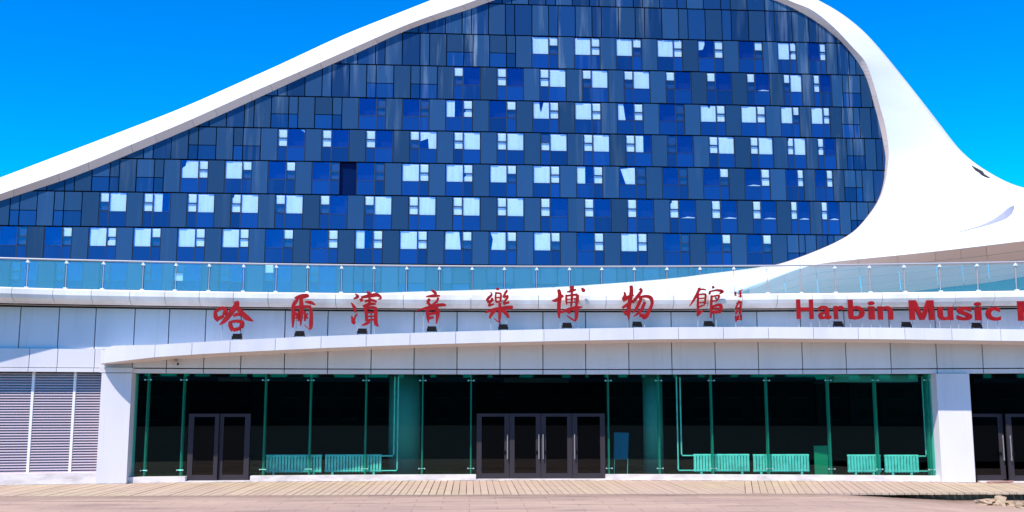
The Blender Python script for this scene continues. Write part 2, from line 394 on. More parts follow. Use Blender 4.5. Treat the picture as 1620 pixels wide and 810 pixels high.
for a, b_ in zip(xs, xs[1:]):
    band('fascia_panel', 'white', pod, a+0.018, b_-0.018, OFF_B, 0.02, Z_LINE+0.02, lambda X: can_zb(X)+0.012, n=3)
    band('head_panel', 'white', pod, a+0.018, b_-0.018, OFF_B+0.004, 0.02, Z_BB, Z_LINE-0.02, n=2)
a = Xat(158, 575, -0.52); b_ = xs[0]
band('fascia_panel', 'white', pod, a+0.01, b_-0.018, OFF_B, 0.02, Z_LINE+0.02, lambda X: max(Z_LINE+.05, can_zb(X)-0.01), n=3)

# canopy: fascia panels on a bowed front, top and underside
C_SEAM = [246,306,366,437,509,580,649,721,791,860,931.6,1001.6,1072,1143,1214,1285,1355.6,1429,1503,1580,1655]
cs = [Xat(p, 545, -2.0) for p in C_SEAM]
def can_stations(Xa, Xb):
    if Xb > X_FULL+0.01 and Xa >= X_FULL-0.01: n = max(2, int((Xb-Xa)/0.6)); return [Xa+(Xb-Xa)*i/n for i in range(n+1)]
    out = []
    for i in range(41):
        a_ = math.pi/2*(1-i/40); X = X_FULL-(X_FULL-X_TIP)*math.sin(a_)
        if Xa-1e-6 <= X <= Xb+1e-6: out.append(X)
    if not out or out[0] > Xa+0.005: out.insert(0, Xa)
    if out[-1] < Xb-0.005:
        while Xb > X_FULL and out[-1]+0.7 < Xb: out.append(out[-1]+0.6)
        out.append(Xb)
    return out
def front_pt(X): return Vector((X, W(X)-can_depth(X), 0))
def fascia_rings(X, th, z0, z1):
    e = 0.01; t = front_pt(X+e)-front_pt(X-e)
    if X-e < X_TIP: t = Vector((0.15,-1,0))
    t.normalize(); nrm = Vector((-t.y, t.x, 0))         # inward (away from the viewer)
    p = front_pt(X); q = p+nrm*th
    return [Vector((p.x,p.y,z0)), Vector((p.x,p.y,z1)), Vector((q.x,q.y,z1)), Vector((q.x,q.y,z0))]
bounds = [X_TIP]+cs+[24.0]
for a, b_ in zip(bounds, bounds[1:]):
    st = can_stations(a+0.008, b_-0.008)
    MB().loft([fascia_rings(X, 0.12, can_zb(X), can_zt(X)) for X in st]).build('canopy_fascia_panel', 'white', pod)
st = can_stations(X_TIP+0.03, 24.0)
rt, rb = [], []
for X in st:
    y0 = W(X)-can_depth(X)+0.10; y1 = W(X)+0.0
    zt, zb = can_zt(X), can_zb(X)
    rt.append([Vector((X,y0,zt-0.10)), Vector((X,y0,zt-0.04)), Vector((X,y1,zt-0.02)), Vector((X,y1,zt-0.10))])
    rb.append([Vector((X,y0,zb+0.02)), Vector((X,y0,zb+0.06)), Vector((X,y1,zb+0.02)), Vector((X,y1,zb-0.03))])
MB().loft(rt).build('canopy_top', 'white', pod); MB().loft(rb).build('canopy_soffit', 'soffit', pod)

# sign wall above the canopy
W_SEAM = [-90,-29,31,92.4,150.5,212.4,267,325,381,450.6,518.5,587,655,723,791,859,926.7,995,1062,1130,1198,1267,1336,1407,1480,1553,1626,1700]
ws = [Xat(p, 520, -0.2) for p in W_SEAM]
Z_WB = Zat(100, 552, -0.2)
for a, b_ in zip(ws, ws[1:]):
    band('wall_panel', 'white', pod, a+0.02, b_-0.02, -0.2, -0.02, Z_WB+0.01, Z_WALLTOP, n=2)
# projecting band over the louvre at the left
Z_HB = Zat(100, 588, -0.5); Z_HS = Zat(100, 581.5, -0.5)
hx = [-28.0]+[Xat(p, 565, -0.5) for p in (-30, 43, 88, 147)]+[Xat(158, 575, -0.55)]
for i, (a, b_) in enumerate(zip(hx, hx[1:])):
    band('wall_panel', 'white', pod, a+0.012, b_-0.012, -0.32, -0.02, Z_HS+0.012, Z_WB-(0.0 if i != 1 else -0.0), n=2)
    band('head_panel', 'white', pod, a+0.012, b_-0.012, -0.36, -0.02, Z_HB, Z_HS-0.008, n=2)
# balcony edge: rounded profile swept along the curve
N_SEAM = [-100,-40,22,84,144,205,260.6,315,369,424,478,531,585,638,692,745,799,852,905,959,1012,1066,1120,1175,1230,1285,1340,1396,1453,1512,1574,1636,1700]
ns = [Xat(p, 470, -1.15) for p in N_SEAM]
PROF = [(-0.55,0.0),(-1.08,0.0),(-1.15,-0.05),(-1.16,-0.24),(-1.10,-0.38),(-0.97,-0.49),(-0.80,-0.54),(-0.72,-0.54),(-0.72,-0.30)]
def nose_out(X): return 1.0 + 0.55*max(0, min(1, (-15.0-X)/5.0))
for a, b_ in zip(ns, ns[1:]):
    rings = []
    for i in range(4):
        X = a+0.009+(b_-a-0.018)*i/3; e = nose_out(X)
        rings.append([Vector((X, W(X)+(o*e if o < -0.75 else o), Z_DECK+z)) for o, z in PROF])
    MB().loft(rings).build('balcony_edge_panel', 'nosing', pod)
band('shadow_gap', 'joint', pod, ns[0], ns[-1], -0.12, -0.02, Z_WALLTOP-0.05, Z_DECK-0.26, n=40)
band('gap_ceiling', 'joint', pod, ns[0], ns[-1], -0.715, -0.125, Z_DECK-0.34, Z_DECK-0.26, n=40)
band('gap_trim', 'nosing', pod, ns[0], ns[-1], -0.17, -0.122, Z_WALLTOP+0.07, Z_WALLTOP+0.10, n=40)

# pillars
def pillar(pl, pr, name='pillar'):
    x0, x1 = Xat(pl, 670, -0.5), Xat(pr, 670, -0.5)
    band(name, 'white', pod, x0, x1, -0.5, 0.35, 0.012, Z_BB-0.012, n=2)
    return x0, x1
PL0, PL1 = pillar(156.5, 204.5)
PR0, PR1 = pillar(1485.5, 1538)
band('pillar_cap', 'white', pod, Xat(158,575,-.52), PL1, -0.5, 0.05, Z_BB+0.012, Z_LINE+0.01, n=1)

# plinth and thresholds
def plinth(pa, pb): band('plinth', 'plinth', pod, Xat(pa, 755, 0), Xat(pb, 755, 0), -0.28, 0.05, 0.008, Z_GB, n=3)
def threshold(pa, pb): band('threshold', 'plinth', pod, Xat(pa, 755, 0)+.004, Xat(pb, 755, 0)-.004, -0.32, 0.05, 0.006, 0.055, n=3)
plinth(201.5, 296); threshold(296, 398); plinth(398, 753); threshold(753, 957.5); plinth(957.5, 1489)
threshold(1544, 1760)
band('plinth', 'plinth', pod, -28, PL0-0.01, -0.42, 0.05, 0.008, Zat(60, 749, -0.42), n=4)

# louvred screen left of the pillar
LZ0, LZ1 = Zat(60, 749, -0.2), Z_HB
lv = [Xat(p, 670, -0.1) for p in (-86, -20, 46, 112.5)]+[PL0]
for x in lv[:-1]: band('louvre_post', 'whiteplain', pod, x-0.045, x+0.045, 0.02, 0.12, LZ0, LZ1, n=1)
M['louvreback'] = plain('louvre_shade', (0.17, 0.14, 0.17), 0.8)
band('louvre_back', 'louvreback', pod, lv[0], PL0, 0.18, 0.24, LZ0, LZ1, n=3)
NS = 38
for a, b_ in zip(lv, lv[1:]):
    for i in range(NS):
        z = LZ0+(LZ1-LZ0)*(i+0.5)/NS; h = (LZ1-LZ0)/NS
        rings = []
        for X in (a+0.05, b_-0.05 if b_ != PL0 else b_-0.005):
            y = W(X)+0.12
            rings.append([Vector((X,y-0.085,z-h*0.42)), Vector((X,y-0.085,z-h*0.16)), Vector((X,y+0.01,z+h*0.40)), Vector((X,y+0.01,z+h*0.30))])
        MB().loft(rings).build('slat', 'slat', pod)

# glazing: panes between glass fins, spider fittings, doors
FINS = [231,288,418,490,578,668,745,963,1043,1127,1215,1313,1388,1470]
def Xg(p): return Xat(p, 670, 0)
edges = [205.5]+FINS+[1485.5]
DOOR_BAYS = [(288,418),(745,963)]
Z_DOOR = 2.55
def pane(xa, xb, za, zb, mat='shopglass', parent=pod, nm='glass_pane', off=0.0):
    return band(nm, mat, parent, xa+0.008, xb-0.008, off-0.008, off+0.008, za, zb, n=1)
for a, b_ in zip(edges, edges[1:]):
    xa, xb = Xg(a), Xg(b_)
    if (a, b_) in DOOR_BAYS:
        da, db = ((298, 397) if a == 288 else (754, 957))
        xda, xdb = Xg(da), Xg(db)
        pane(xa, xda, Z_GB, Z_GT); pane(xdb, xb, Z_GB, Z_GT); pane(xda, xdb, Z_DOOR+0.02, Z_GT, 'doorglass')
    else: pane(xa, xb, Z_GB, Z_GT)
for p in FINS:
    x = Xg(p); y = W(x)
    MB().box(x-0.03, x+0.03, y+0.04, y+0.26, 0.11, Z_GT+0.02).build('glass_fin', 'fin', pod)
    for z in (Z_GB+0.22, Z_GT-0.25):
        f = MB()
        f.tube([(x-0.12, y+0.03, z), (x+0.12, y+0.03, z)], 0.010, 5)
        for sx in (-1, 1):
            f.tube([(x+sx*0.11, y+0.04, z), (x+sx*0.11, y-0.03, z)], 0.026, 8)
        f.build('spider_fitting', 'steel', pod)
def door(xa, xb, z0, z1, hside=None, sl_=0.16, sr=0.16):
    y = W((xa+xb)/2); mb = MB()
    mb.box(xa, xa+sl_, y-0.045, y+0.045, z0, z1); mb.box(xb-sr, xb, y-0.045, y+0.045, z0, z1)
    mb.box(xa+sl_, xb-sr, y-0.04, y+0.04, z0, z0+0.20); mb.box(xa+sl_, xb-sr, y-0.04, y+0.04, z1-0.12, z1)
    d = mb.build('door', 'door', pod)
    MB().box(xa+sl_-.01, xb-sr+.01, y-0.006, y+0.006, z0+0.19, z1-0.11).build('pane', 'doorglass', d)
    if hside is not None:
        hx_ = xa+sl_*0.5-0.02 if hside < 0 else xb-sr*0.5+0.02
        hh = MB().tube([(hx_, y-0.13, 0.80), (hx_, y-0.13, 1.75)], 0.022, 8)
        for z in (0.86, 1.66): hh.tube([(hx_, y-0.13, z), (hx_, y-0.04, z)], 0.016, 6)
        hh.build('handle', 'handle', d)
        MB().box(hx_-0.05+0.10*(-hside), hx_+0.05+0.10*(-hside), y-0.075, y-0.046, 1.0, 1.12).build('lock', 'black', d)
ld = [Xg(p) for p in (298, 347.5, 397)]
for i, (a, b_) in enumerate(zip(ld, ld[1:])): door(a+.006, b_-.006, 0.06, Z_DOOR, None, 0.2 if i == 0 else .15, .15 if i == 0 else .2)
cdx = [Xg(p) for p in (754, 806, 855.5, 905, 957)]
for i, (a, b_) in enumerate(zip(cdx, cdx[1:])): door(a+.006, b_-.006, 0.06, Z_DOOR, [1, 1, -1, -1][i], 0.19, 0.19)
# glazed doors right of the right pillar
pane(Xg(1544), Xg(1700), Z_DOOR+0.02, Z_GT, 'doorglass')
rd = [PR1+0.03, Xg(1588.5), Xg(1640), Xg(1690)]
for i, (a, b_) in enumerate(zip(rd, rd[1:])): door(a+.006, b_-.006, 0.06, Z_DOOR, [1, -1, 1][i], 0.12 if i == 0 else 0.19, 0.19)
# things of the interior that belong to the building, and bands for reflections
def icol(pa, pb, yoff, z1, mat='intcol'):
    x0, x1 = Xg(pa)*(1+yoff/41), Xg(pb)*(1+yoff/41); r = (x1-x0)/2; c = ((x0+x1)/2, W(x0)+yoff+r)
    MB().tube([(c[0], c[1], 0.1), (c[0], c[1], z1)], r, 20).build('interior_column', mat, pod, True)
icol(613, 664, 1.0, Z_GT); icol(1020, 1052, 1.0, Z_GT)
MB().box(Xg(1288)*1.01, Xg(1310)*1.01, W(Xg(1300))+0.55, W(Xg(1300))+0.62, 0.1, 1.30).build('green_panel', 'greenpaper', pod)
band('reflection_band', 'intcol', pod, Xg(1330), Xg(1465), 0.5, 1.6, Z_GT-0.30, Z_GT-0.05, n=2)  # these bands are added in place of pale reflections along the glass top
band('reflection_band', 'intcol', pod, Xg(800), Xg(905), 1.2, 1.8, Z_GT-0.30, Z_GT-0.12, n=2)
band('reflection_band', 'intcol', pod, Xg(330), Xg(378), 1.2, 1.8, Z_GT-0.28, Z_GT-0.12, n=2)

# ================================================================== GLASS RAILING on the balcony
rail = empty('glass_railing', 'pale cyan glass balustrade with white posts and steel top rail above the entrance', 'railing')
OFF_R = -0.92
Z_RT = Zat(810, 421.5, OFF_R)
POSTS = [-70,-16,44.4,105.7,164.4,227,279,331.7,386,437.6,487.4,540.7,592,643.8,695.3,747,797.8,848.9,900.7,951.7,1003,1054.7,1107,1160.5,1213,1266,1320,1374.8,1429.6,1485.8,1545,1605.8,1668]
px_ = [Xat(p, 418, OFF_R) for p in POSTS]
def rp(X, dz, dy=0.0): return Vector((X, W(X)+OFF_R+dy, dz))
n = 80; MB().tube([rp(px_[0]+(px_[-1]-px_[0])*i/n, Z_RT) for i in range(n+1)], 0.036, 8).build('top_rail', 'railmetal', rail, True)
for X in px_:
    mb = MB(); y = W(X)+OFF_R
    mb.box(X-0.010, X+0.010, y-0.03, y+0.04, Z_DECK-0.02, Z_RT-0.05)
    p_ = mb.build('post', 'railmetal', rail)
    c = MB()
    c.loft([[Vector((X+sx*w, y+sy*0.06, z)) for sx, sy in ((-1,-1),(1,-1),(1,1),(-1,1))] for z, w in ((Z_RT-0.14,0.02),(Z_RT-0.13,0.065),(Z_RT-0.09,0.04),(Z_RT-0.04,0.012))])
    c.build('clamp', 'whiteplain', p_)
    MB().box(X-0.06, X+0.06, y-0.065, y+0.06, Z_DECK+0.005, Z_DECK+0.06).build('base_plate', 'whiteplain', p_)
for a, b_ in zip(px_, px_[1:]):
    MB().loft([[rp(X, Z_DECK+0.03, -0.008), rp(X, Z_RT-0.06, -0.008), rp(X, Z_RT-0.06, 0.008), rp(X, Z_DECK+0.03, 0.008)] for X in (a+0.04, (a+b_)/2, b_-0.04)]).build('glass_panel', 'railglass', rail)

# ================================================================== CURVED TOWER
tower = empty('curved_tower_building', 'tall blue glass facade framed by a sweeping white curved shell behind the entrance block', 'building')
# stations: inner edge at the glass, inner front edge, outer edge (picture coordinates), metres forward of the glass for the last two
ST = [
 ((-90,350),(-90,339),(-95,317),.52,.15), ((0,318),(0,307),(-5,283),.52,.15), ((118,278.5),(116,266),(107,240.5),.52,.15), ((231,232.6),(227,220.5),(213,200),.52,.15),
 ((308,200),(303,188.5),(290,170),.52,.15), ((400,158.5),(396,147),(378,131),.52,.15), ((477,123),(472,114),(454,97),.52,.15), ((563,84.5),(558,76),(540,56.5),.52,.15),
 ((652,44.5),(646,38),(622,24),.52,.15), ((738,16),(731,8),(690,-3),.52,.1), ((800,-5),(792,-13),(770,-32),.5,0), ((900,-25),(892,-35),(882,-60),.5,0),
 ((1000,-35),(1000,-46),(1000,-74),.5,0), ((1100,-30),(1112,-42),(1125,-68),.5,0), ((1170,-18),(1190,-28),(1222,-40),.5,-.3), ((1224,0),(1247,0),(1290,-2),.5,-.6),
 ((1259,15),(1285,16),(1325,17),.6,-.7), ((1298,38.5),(1320,44),(1362,45),.6,-.9), ((1333,68),(1350,76),(1392,77),.6,-1.1), ((1357,98),(1369,98),(1419,110),.6,-1.3),
 ((1372,127),(1380,126),(1441,137.5),.6,-1.4), ((1384,169),(1392,168),(1468,172),.6,-1.5), ((1392.5,201),(1401,201),(1493,204.5),.6,-1.5), ((1400,240),(1406,238),(1519,238),.5,-1.4),
 ((1401,259),(1405,260),(1548,262),.5,-1), ((1398,289),(1400,290),(1585,284),.4,0), ((1390,315),(1391.5,316),(1625,299),.35,1.5), ((1375,339),(1376,340),(1700,308),.3,4),
 ((1354,363),(1355,364),(1790,322),.3,7), ((1330,379),(1331,380),(1790,358),.3,10), ((1298,394),(1298.5,395),(1625,380.5),.3,10), ((1259,409),(1259.5,410),(1479,398),.3,8.5),
 ((1230,418),(1230.5,419),(1358,410),.3,6.5), ((1205,422),(1205,423),(1290,418),.3,5), ((1180,425.5),(1180,427),(1240,435),.3,3.5), ((1120,433),(1120,434),(1180,459),.3,2.2),
 ((1065,440),(1065,441),(1120,476),.3,1.5), ((970,448),(970,449),(1000,482),.3,1.2), ((845,455.6),(845,457),(850,486),.3,1), ((635,462),(635,463),(640,488),.3,1), ((500,468),(500,469),(500,490),.3,1)]
def cr(p0, p1, p2, p3, t): return 0.5*((2*p1)+(-p0+p2)*t+(2*p0-5*p1+4*p2-p3)*t*t+(-p0+3*p1-3*p2+p3)*t*t*t)
SUB = 5; FINE = []
for i in range(len(ST)-1):
    q = [ST[max(0, i-1)], ST[i], ST[i+1], ST[min(len(ST)-1, i+2)]]
    for s in range(SUB):
        t = s/SUB; f = lambda g: cr(*[g(x) for x in q], t)
        FINE.append((Vector((f(lambda x: x[0][0]), f(lambda x: x[0][1]))), Vector((f(lambda x: x[1][0]), f(lambda x: x[1][1]))),
                     Vector((f(lambda x: x[2][0]), f(lambda x: x[2][1]))), f(lambda x: x[3]), f(lambda x: x[4])))
for _ in range(5):                       # ease the outer edge
    O2 = [f[2] for f in FINE]; D2 = [f[4] for f in FINE]
    FINE = [f if i in (0, len(FINE)-1) else (f[0], f[1], (O2[i-1]+O2[i]*2+O2[i+1])/4, f[3], (D2[i-1]+2*D2[i]+D2[i+1])/4) for i, f in enumerate(FINE)]
rings = []; K = 10
for g, fr, ou, df, do in FINE:
    ring = [tower_at(g.x, g.y, -0.25), tower_at(fr.x, fr.y, df)]
    ring[0] = tower_at(g.x, g.y, 0.02)
    A = tower_at(fr.x, fr.y, df)
    for j in range(1, K+1):
        u = j/K; p2 = fr.lerp(ou, u); s = u*(1.3-0.3*u)
        bulge = 0.15*math.sin(math.pi*u)*min(1.0, (ou-fr).length/40)
        ring.append(tower_at(p2.x, p2.y, df+(do-df)*s+bulge))
    last = ring[-1]
    ring.append(last + Vector((0, 0.9, -0.05))); ring.append(last + Vector((0, 9.0, -0.5)))
    rings.append(ring)
nr = len(rings[0]); vv = [p for r in rings for p in r]
ff = [(i*nr+j, (i+1)*nr+j, (i+1)*nr+j+1, i*nr+j+1) for i in range(len(rings)-1) for j in range(1, nr-1)]
shell = mesh_obj('shell', vv, ff, 'shell', tower, True); shell['label'] = 'sweeping white curved shell'
bvh = BVHTree.FromPolygons([v for v in vv], ff)
# reveal: separate panels along the inner edge, alternating long and short
def gpt(i): return rings[i][0]
def fpt(i): return rings[i][1]
acc = 0; seg0 = 0; long_ = True
for i in range(len(rings)-1):
    acc += (fpt(i+1)-fpt(i)).length
    if acc > (2.6 if long_ else 1.5) or i == len(rings)-2:
        mb = MB(); rr = []
        for q in range(seg0, i+2):
            a, b_ = gpt(q), fpt(q)
            if q == seg0: a = a.lerp(gpt(q+1), 0.02); b_ = b_.lerp(fpt(q+1), 0.02)
            if q == i+1: a = a.lerp(gpt(q-1), 0.02); b_ = b_.lerp(fpt(q-1), 0.02)
            back = Vector((0, 0.12, 0))
            rr.append([a, b_+Vector((0,0.004,0)), b_+back, a+back])
        mb.loft(rr).build('reveal_panel', 'reveal', tower)
        seg0 = i+1; acc = 0; long_ = not long_
lin = MB()
lin.add([p for g in FINE for p in (tower_at(g[0].x, g[0].y, 0.0), tower_at(g[0].x, g[0].y, 0.0)-TW_N*1.1)], [(2*i, 2*i+2, 2*i+3, 2*i+1) for i in range(len(FINE)-1)])
lin.build('rim_lining', 'frame', tower)
# underside of the shell at lower right: tiled soffit, then a blue-grey wall behind
LOW = [(1800,357,405),(1700,371,425),(1625,380.5,436),(1560,389,447),(1479,398,456),(1420,404,464),(1358,410,470),(1290,418,474),(1240,435,480),(1185,458,484)]
def low_front(px, py):
    h = bvh.ray_cast(CAM, ray(px, py+0.0).normalized())
    return h
tabd = [(1180,2.2),(1240,3.5),(1290,5),(1358,6.5),(1479,8.5),(1625,10),(1800,10)]
lowpts = []
for px, pa, pb in LOW:
    A = tower_at(px, pa, interp(tabd, px)-0.02); B = tower_at(px+6, pb, -0.2)
    lowpts.append((A, B))
cols_ = []
for (A0, B0), (A1, B1) in zip(lowpts, lowpts[1:]):
    nsub = 2 if (A0-A1).length > 3.6 else 1
    for s in range(nsub): cols_.append((A0.lerp(A1, s/nsub), B0.lerp(B1, s/nsub), A0.lerp(A1, (s+1)/nsub), B0.lerp(B1, (s+1)/nsub)))
def sof(A, B, t): return A.lerp(B, t) + Vector((0, 0, -0.25*math.sin(math.pi*t)))
for A0, B0, A1, B1 in cols_:
    NR = 5
    for r_ in range(NR):
        t0, t1 = r_/NR+0.006, (r_+1)/NR-0.006
        a, b_, c, d = sof(A0,B0,t0), sof(A1,B1,t0), sof(A1,B1,t1), sof(A0,B0,t1)
        e0 = (b_-a)*0.006; e1 = (c-d)*0.006
        MB().prism([a+e0, b_-e0, c-e1, d+e1], (0, 0.02, 0.08)).build('soffit_panel', 'soffit', tower)
mb = MB()
mb.prism([lowpts[0][1]+Vector((0,0.5,0.3))] + [b_+Vector((0,0.5,0.3)) for a, b_ in lowpts[1:]] + [Vector((lowpts[-1][1].x, lowpts[-1][1].y+.5, 8.0)), Vector((lowpts[0][1].x, lowpts[0][1].y+.5, 8.0))], (0, 0.4, 0))
mb.build('recessed_wall', 'lowwall', tower)

# glass field ---------------------------------------------------
outline = [tw_uv(*f[0]) for f in FINE]
u0_, z0_ = tw_uv(-90, 482)
outline += [(tw_uv(500, 482)[0], z0_), (u0_, z0_)]
def clip_rect(ua, ub, za, zb):
    p = outline
    for pt, nr_ in (((ua,0),(1,0)), ((ub,0),(-1,0)), ((0,za),(0,1)), ((0,zb),(0,-1))):
        p = clip_half(p, pt, nr_)
        if len(p) < 3: return None
    ar = abs(sum(p[i][0]*p[(i+1) % len(p)][1]-p[(i+1) % len(p)][0]*p[i][1] for i in range(len(p))))/2
    if ar < 0.03: return None
    q = []
    for a in p:                                # drop repeated points
        if not q or (abs(a[0]-q[-1][0])+abs(a[1]-q[-1][1])) > 1e-4: q.append(a)
    return q if len(q) > 2 else None
def tile(name, mat, parent, ua, ub, za, zb, f0, f1):
    p = clip_rect(ua, ub, za, zb)
    if not p: return None
    return MB().prism([tw_p(u, z, f1) for u, z in p], TW_N*(f0-f1)).build(name, mat, parent)
bp = MB().prism([tw_p(u, z, -0.62) for u, z in outline], TW_N*-0.3)
bp.build('facade_backing', 'winback', tower)
YB = [-52, -44, 8, 57, 108, 160, 210, 261, 312.5, 366.5, 420, 474]          # row lines at picture x = 860
ZR = [tw_uv(860, y)[1] for y in YB]
F, L, DK = 'F', 'L', 'D'
# (x of the group's left edge, curtain in big window, upper casement, lower casement); 'b' blank group, 'p' plain panels
ROWS = {
 2: ('BS', [(706.6,'b'),(774.7,'b'),(841.5,'F',1,0),(908.7,'F',1,1),(974.8,'F',1,0),(1039.9,'F',1,1),(1104.5,'Q',1,1),(1168.8,'D',1,0),(1230.5,'F',1,1),(1278.5,'D',1,1)]),
 3: ('SB', [(579.8,'b'),(649.7,'b'),(717.8,'D',1,0),(786.5,'D',1,1),(854.2,'F',1,1),(921.4,'F',1,0),(987.5,'F',1,0),(1053.8,'D',1,0),(1118.4,'D',1,0),(1182,'V',1,0),(1240,'F',1,0),(1287.4,'D',1,1),(1333,'b')]),
 4: ('BS', [(428.7,'b'),(497.7,'b'),(567.4,'D',0,0),(636.4,'D',0,0),(705,'L',1,1),(773.8,'D',1,0),(843,'N',1,1),(909.6,'F',1,1),(976.8,'T',1,1),(1042.9,'D',0,0),(1108,'M',1,1),(1172.6,'F',1,1),(1235.5,'F',1,0),(1283.5,'F',1,1),(1331.8,'b')]),
 5: ('SB', [(297.7,'b'),(368.8,'b'),(439,'C',1,1),(509,'D',1,1),(578.6,'D',1,1),(648.2,'B',1,0),(717.8,'F',1,1),(786.5,'F',1,1),(855.4,'F',0,1),(923.5,'F',1,1),(990.5,'L',1,1),(1056.2,'D',0,0),(1122.3,'F',1,1),(1187.4,'F',1,1),(1246,'F',1,1),(1294,'D',1,1),(1340,'b')]),
 6: ('BS', [(145,'b'),(215,'b'),(285.2,'A',1,1),(354.9,'F',1,0),(423.7,'D',1,0),(493.3,'D',0,0),(563.8,'D',0,0),(635.5,'F',1,1),(705,'F',1,1),(774.7,'F',1,0),(843.5,'F',1,1),(912,'L',1,1),(980,'S',0,0),(1048.2,'D',0,0),(1113,'D',1,0),(1178.5,'V',1,1),(1243.5,'D',1,1),(1289.7,'D',1,1),(1336,'b')]),
 7: ('SB', [(14.8,'b'),(84.4,'b'),(156.1,'F',1,0),(225.7,'L',1,1),(295.3,'F',1,1),(364.9,'F',1,1),(435,'F',1,0),(505.7,'D',1,0),(576.2,'F',1,0),(646.4,'F',1,1),(716.3,'F',1,1),(786.5,'F',1,1),(855.4,'D',1,1),(925,'D',1,1),(993.1,'D',1,1),(1060,'V',1,1),(1126.4,'V',1,1),(1191.6,'V',1,1),(1251.8,'V',1,1),(1300.1,'V',1,1),(1346,'b')]),
 8: ('BS', [(-73,'b'),(-3,'D',0,0),(68.7,'D',1,0),(139.2,'F',1,1),(209.7,'F',1,0),(279.9,'F',1,1),(350.1,'F',1,1),(419.3,'D',1,0),(490.3,'D',1,1),(561.4,'L',1,1),(631.9,'F',1,1),(702.7,'G',1,0),(773.8,'H',1,0),(844.4,'F',1,0),(912.6,'D',1,1),(982.2,'F',1,1),(1050.3,'D',0,0),(1116.9,'D',1,0),(1182.1,'D',1,0),(1245.9,'D',1,0),(1292,'p')]),
 9: ('SB', [(-55,'D',0,0),(15,'D',0,0),(86,'D',0,0),(157,'D',0,0),(227,'D',0,0),(274,'D',0,1),(346,'D',0,0),(417,'D',1,0),(488,'D',0,0),(559,'D',0,0),(630,'D',0,0),(700,'D',0,0),(770,'D',0,0),(840,'D',0,0),(908,'D',0,0),(976,'D',0,0),(1044,'D',0,0)]),
}
ROWS[0] = ('BS', [(560+69*i,'p') for i in range(12)])
ROWS[1] = ('SB', [(594+68.5*i,'p') for i in range(12)])
ROWS[10] = ROWS[9]
CURT = {'F': [(0,0),(1,0),(1,1),(0,1)], 'L': [(0,0),(.52,0),(.52,1),(0,1)], 'Q': [(0,.45),(.3,.5),(.42,.8),(.42,1),(0,1)],
 'V': [(0.05,0),(1,0),(1,.05),(.55,.09),(.3,.04)], 'N': [(0,0),(1,0),(1,1),(.66,1),(.5,.35),(.42,.6),(.38,1),(0,1)],
 'T': [(0.02,0),(.5,0),(.36,1),(0.02,1)], 'M': [(0,0),(1,0),(1,1),(.7,1),(.58,.8),(.45,1),(0,1)], 'C': [(.75,1),(1,1),(1,.85)],
 'B': [(0.02,.45),(.5,.62),(.55,0),(1,0),(1,1),(0,1)], 'A': [(0,0),(1,0),(1,1),(.28,1),(.22,.7),(0,.55)], 'S': [(.38,0),(.95,0),(.95,1),(.05,.92)],
 'G': [(0,0),(.95,0),(.86,1),(.05,1)], 'H': [(.1,0),(.95,0),(.95,1),(.05,1),(.2,.6)]}
JV, JH = 0.042, 0.055                     # half joints
def curtain(parent, ua, ub, za, zb, kind, dep):
    pts = [(ua+(ub-ua)*x, za+(zb-za)*y) for x, y in CURT[kind]]
    MB().prism([tw_p(u, z, dep) for u, z in pts], TW_N*-0.03).build('curtain', 'curtain', parent)
def inside(ua, ub, za, zb):
    p = clip_rect(ua, ub, za, zb)
    if not p: return 0
    ar = abs(sum(p[i][0]*p[(i+1) % len(p)][1]-p[(i+1) % len(p)][0]*p[i][1] for i in range(len(p))))/2
    return ar/((ub-ua)*(zb-za))
